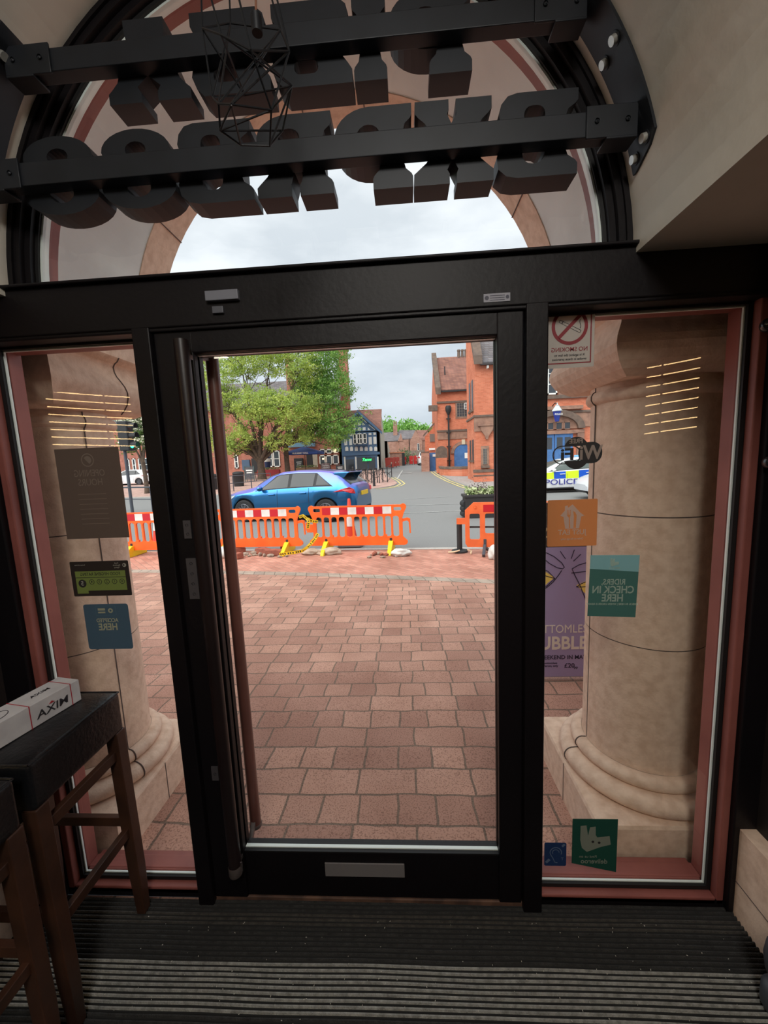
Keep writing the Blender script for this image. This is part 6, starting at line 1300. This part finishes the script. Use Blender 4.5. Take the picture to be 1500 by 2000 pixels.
# ================================================================== THINGS ACROSS THE STREET
def parasol(loc, R_, zt, lab):
    o = thing('parasol',lab,'parasol',loc); mb = MB(); mb.tube([(0,0,0),(0,0,zt)],.03,8); mb.build('pole',BLK,o); zl = zt-.62
    mb = MB(); vs = [(0,0,zt)]+[(R_*math.cos(PI/4+PI/2*i),R_*math.sin(PI/4+PI/2*i),zl) for i in range(4)]+[(R_*math.cos(PI/4+PI/2*i)*.99,R_*math.sin(PI/4+PI/2*i)*.99,zl-.22) for i in range(4)]
    mb.add(vs,[(0,1,2),(0,2,3),(0,3,4),(0,4,1)]+[(1+i,1+(i+1)%4,5+(i+1)%4,5+i) for i in range(4)]); mb.build('canopy',mat('navy_canvas',(48,78,146),.7),o,recalc=False)
    mb = MB(); mb.lathe([(0,0),(.35,0),(.35,.06),(.05,.1)],(0,0,0),16); mb.build('base',BLK,o)
    mb = MB(); mb.mesh(text('MULBERRY HALL',.24,.01,bold=.02,sx=.9),INW(0,-R_*.707-.02,zl-.11)); mb.build('lettering',WFR,o)
p = at(596,900,40); parasol((p.x,40,g(40)+.05),2.45,Zz(592,872,40)-g(40)-.05,'open navy blue parasol with white lettering in front of the pub')
o = thing('closed_parasol','closed navy parasol standing behind the forked trunk','parasol',(X(522,900,42),42,g(42)+.05)); mb = MB(); mb.lathe([(.05,0),(.05,.7),(.30,.9),(.34,1.6),(.2,2.6),(.05,3.1),(0,3.1)],(0,0,0),12); mb.build('furled_canopy',mat('dark_navy_canvas',(40,52,90),.8),o); mb = MB(); mb.lathe([(.345,1.55),(.36,1.6),(.33,1.9),(.31,1.9)],(0,0,0),12); mb.build('white_band',WFR,o)
def aboard(px,py,Y_,w,h,lab,m_):
    p = at(px,py,Y_); o = thing('pavement_sign',lab,'sign board',(p.x,Y_,g(Y_)+.053)); 
    mb = MB(); mb.bar((-w/2,0,0),(-w/2,.12,h),.05,.05); mb.bar((w/2,0,0),(w/2,.12,h),.05,.05); mb.bar((-w/2,.12,h),(w/2,.12,h),.05,.05); mb.bar((-w/2,.02,.2),(w/2,.02,.2),.04,.04); mb.bar((-w/2,.5,0),(-w/2,.14,h),.04,.04); mb.bar((w/2,.5,0),(w/2,.14,h),.04,.04); mb.build('frame',mat('dark_green_frame',(60,84,84),.6),o)
    mb = MB(); mb.add([(-w/2+.03,.01,.25),(w/2-.03,.01,.25),(w/2-.03,.10,h-.06),(-w/2+.03,.10,h-.06),(-w/2+.03,.03,.25),(w/2-.03,.03,.25),(w/2-.03,.12,h-.06),(-w/2+.03,.12,h-.06)],[(0,1,2,3),(7,6,5,4),(0,4,5,1),(1,5,6,2),(2,6,7,3),(3,7,4,0)]); mb.build('panel',m_,o)
    mb = MB(); mb.box((-w*.34,.06,h*.70),(w*.34,.085,h*.78)); mb.box((-w*.28,.04,h*.55),(w*.30,.075,h*.61)); mb.build('writing',WFR,o)
CH = mat('chalkboard',(66,72,76),.8,c2=(98,90,92),ns=6); aboard(487,930,33.5,.85,1.35,'tall chalkboard pavement sign in front of the tree trunk',CH); aboard(636,915,41,.95,1.2,'pavement sign with a patterned panel below the pub windows',mat('patterned_panel',(196,180,176),.7,c2=(110,84,88),ns=5)); aboard(664,915,40,.8,.95,'small dark pavement sign at the corner of the blue and white house',CH)
def railing(pts, name, lab, m_, h=1.0, mid=True, grp=None):
    b0 = pts[0]; o = thing(name,lab,'railing',(b0[0],b0[1],g(b0[1])+.052),0,grp); O_ = Vector(o['_o'])
    q = [Vector((x,y,g(y)+.052))-O_ for x,y in pts]
    for p in q: mb = MB(); mb.tube([p,p+Vector((0,0,h+.03))],.035,8); mb.build('post',m_,o)
    mb = MB()
    for hh in ((h,.52) if mid else (h,)): mb.tube([p+Vector((0,0,hh)) for p in q],.025,6)
    mb.build('rails',m_,o)
GR = mat('dark_grey_railing',(74,78,86),.5)
pp = [gnd(x,y) for x,y in ((440,962),(457,961),(492,957),(530,954))]; railing([(p.x,p.y) for p in pp],'guard_railing','grey guard railing beside the dark bins, behind the front of the blue car',GR)
pp = [(at(262,990,15).x,14.9),(at(299,1000,14.4).x,14.4)]; 
o = thing('guard_railing','black guard railing seen between the left column and the door','railing',(pp[0][0],pp[0][1],g(14.9)+.002))
q1 = Vector((pp[1][0]-pp[0][0],pp[1][1]-pp[0][1],0))
mb = MB()
for t in (0,1,-1): mb.tube([q1*t,q1*t+Vector((0,0,1.05))],.035,8)
mb.build('posts',GR,o); mb = MB(); mb.tube([q1*-1+Vector((0,0,1.05)),q1+Vector((0,0,1.05))],.03,8); mb.tube([q1*-1+Vector((0,0,.55)),q1+Vector((0,0,.55))],.02,8); mb.build('rails',GR,o)
for i,(px,py) in enumerate(((462,948),(408,955))):
    p = gnd(px,py+4); o = thing('litter_bin',['black litter bin behind the guard railing','black litter bin left of the outer pull bar'][i],'bin',(p.x,p.y+.5,g(p.y+.5)+.052)); mb = MB(); mb.lathe([(0,0),(.36,0),(.4,.9),(.44,.95),(.4,1.05),(.2,1.12),(0,1.12)],(0,0,0),20); mb.build('bin_body',BLK,o); mb = MB(); mb.lathe([(.41,.78),(.415,.80),(.415,.84),(.41,.86)],(0,0,0),20); mb.build('band',GR,o)
# bicycle stands and bicycles
def hoop(x,y,lab):
    o = thing('cycle_stand',lab,'bicycle stand',(x,y,g(y)+.052),R(75),'black hoop stands on the corner pavement'); mb = MB(); mb.tube([(-.38,0,0),(-.38,0,.90)]+[(-.38+.12-.12*math.cos(R(a)),0,.90+.10*math.sin(R(a))) for a in (30,60,90)]+[(.26+.12*math.sin(R(a)),0,.90+.10*math.cos(R(a))) for a in (0,30,60,90)]+[(.38,0,0)],.035,8); mb.build('hoop',BLK,o); return o
for i in range(8):
    hoop(-4.35+.38*i,25.2+.16*i,'black hoop bicycle stand on the corner pavement, number of the row hidden' if 0 else ['black bicycle stand nearest the blue car','second bicycle stand from the blue car','third bicycle stand from the blue car','fourth bicycle stand from the blue car','fifth bicycle stand from the blue car','bicycle stand just left of the bicycles','bicycle stand among the bicycle wheels','bicycle stand farthest from the blue car'][i])
def bicycle(x,y,rz,lab):
    o = thing('bicycle',lab,'bicycle',(x,y,g(y)+.054),rz)
    for wx_ in (-.52,.52):
        mb = MB(); mb.tube([(wx_+.33*math.cos(2*PI*i/28),0,.345+.33*math.sin(2*PI*i/28)) for i in range(28)],.018,6,closed=True)
        for i in range(10): a = 2*PI*i/10; mb.tube([(wx_,0,.345),(wx_+.32*math.cos(a),0,.345+.32*math.sin(a))],.003,4)
        mb.build('wheel',TYRE,o)
    mb = MB(); bb = (-.08,0,.30); st = (-.20,0,.78); hd = (.36,0,.80); rr_ = (-.52,0,.345); fr_ = (.52,0,.345)
    for a_,b_ in ((bb,st),(st,hd),(bb,hd),(bb,rr_),(st,rr_),(hd,fr_),(hd,(.33,0,.98))): mb.tube([a_,b_],.018,6)
    mb.build('frame',BLK,o); mb = MB(); mb.bar((-.34,0,.92),(-.10,0,.93),.12,.05); mb.tube([st,(-.22,0,.92)],.014,6); mb.build('saddle',BLK,o); mb = MB(); mb.tube([(.36,-.26,1.0),(.33,0,.98),(.36,.26,1.0)],.014,6); mb.build('handlebar',BLK,o)
p = gnd(742,943); bicycle(p.x-.1,p.y+.3,R(12),'black bicycle leaning at the right end of the bicycle stands'); bicycle(p.x-1.5,p.y+1.3,R(24),'black bicycle in the middle of the bicycle stands')
pp = [gnd(757,943),gnd(764,936)]; railing([(pp[0].x,pp[0].y),(pp[1].x,pp[1].y+1.5)],'end_railing','short black railing at the right end of the bicycle stands',BLK,1.05)
for i,(px,py) in enumerate(((690,935),(731,951))):
    p = gnd(px,py); o = thing('bollard',['black bollard on the corner pavement behind the rear of the blue car','black bollard in front of the bicycles'][i],'bollard',(p.x,p.y,g(p.y)+.052)); mb = MB(); mb.lathe([(0,0),(.09,0),(.08,.1),(.065,.8),(.08,.84),(.08,.9),(.05,.97),(0,1.0)],(0,0,0),14); mb.build('bollard_body',BLK,o)
# traffic light in the left window
p = at(247,852,11.6); o = thing('traffic_light','traffic light showing green beside the left column','traffic light',(p.x-.12,11.6,g(11.6))); zc = p.z-g(11.6)
mb = MB(); mb.tube([(0,0,0),(0,0,zc+.5)],.05,10); mb.build('pole',GR,o); mb = MB(); mb.box((-.05,-.18,zc-.48),(.28,.14,zc+.48)); mb.build('head',BLK,o,bevel=.03)
for k,(c,em) in enumerate((((70,40,40),0),((80,66,40),0),((40,220,150),2.5))):
    z_ = zc+.30-.30*k; mb = MB(); mb.lathe([(.11,0),(.115,.22),(.12,.22),(.118,0)],(.28,-.02,z_),14,a0=-.3,a1=PI+.3,axis='x'); mb.build('hood',BLK,o); mb = MB(); mb.lathe([(0,.02),(.10,.0)],(.285,-.02,z_),14,axis='x'); mb.build('lens',mat('lens_%d'%k,c,.3,emit=em),o)
# far left: brick building, pale building, parked cars
E_ = thing('far_brick_building','distant red brick building behind the blossom tree','building',(X(270,900,60),60,g(60))); x0_,x1_ = X(205,900,60),X(345,900,60)
pbox(E_,'wall',BR3,x0_,x1_,.4,8.5,60,61); poly(E_,'roof',SLATE,[(x0_,59.7,8.4),(x1_,59.7,8.4),(x1_,65,12),(x0_,65,12)],(0,0,.2))
for a in (246,258,270,282,294): window(E_,X(a,900,60),X(a+7,900,60),1.5,3.6,60,1,2,fw=.15); window(E_,X(a,900,60),X(a+7,900,60),5,7,60,1,2,fw=.15)
F_ = thing('pale_building','pale rendered building with blue windows left of the large tree','building',(X(388,900,62),62,g(62))); x0_,x1_ = X(350,900,62),X(412,900,62)
pbox(F_,'wall',mat('pale_render',(226,226,220),.8),x0_,x1_,.4,7.0,62,63); poly(F_,'roof',SLATE,[(x0_,61.7,6.9),(x1_,61.7,6.9),(x1_,66,10),(x0_,66,10)],(0,0,.2))
for a in (356,370,384,397): window(F_,X(a,900,62),X(a+7,900,62),1.2,3.0,62,1,2,fr=mat('blue_frame',(70,104,160),.6),fw=.2); window(F_,X(a,900,62),X(a+7,900,62),4.2,5.8,62,1,2,fr=mat('blue_frame',(1,1,1)),fw=.2)
sm((395,942),'parked_car','grey car parked in front of the pale building', mat('grey_car_paint',(150,152,156),.35,coat=.4), R(180))
# outdoor table things by the pub
for i,(px,Y_,c,lab) in enumerate(((525,41,(170,60,66),'red planter box in front of the pub windows'),(600,43,(150,120,90),'brown planter with flowers below the parasol'))):
    o = thing('planter_box',lab,'planter',(X(px,920,Y_),Y_,g(Y_)+.053)); mb = MB(); mb.box((-1.2,-.25,0),(1.2,.25,.7)); mb.build('box',mat('planter_paint_%d'%i,c,.7),o); mb = MB(); leafmesh([Vector((random.uniform(-1.1,1.1),random.uniform(-.2,.2),.7+random.uniform(0,.25))) for k in range(350)],.06,mb); mb.build('plants',lmat('planter_leaves',(150,156,110),(104,124,80),3),o,recalc=False)['kind'] = 'stuff'
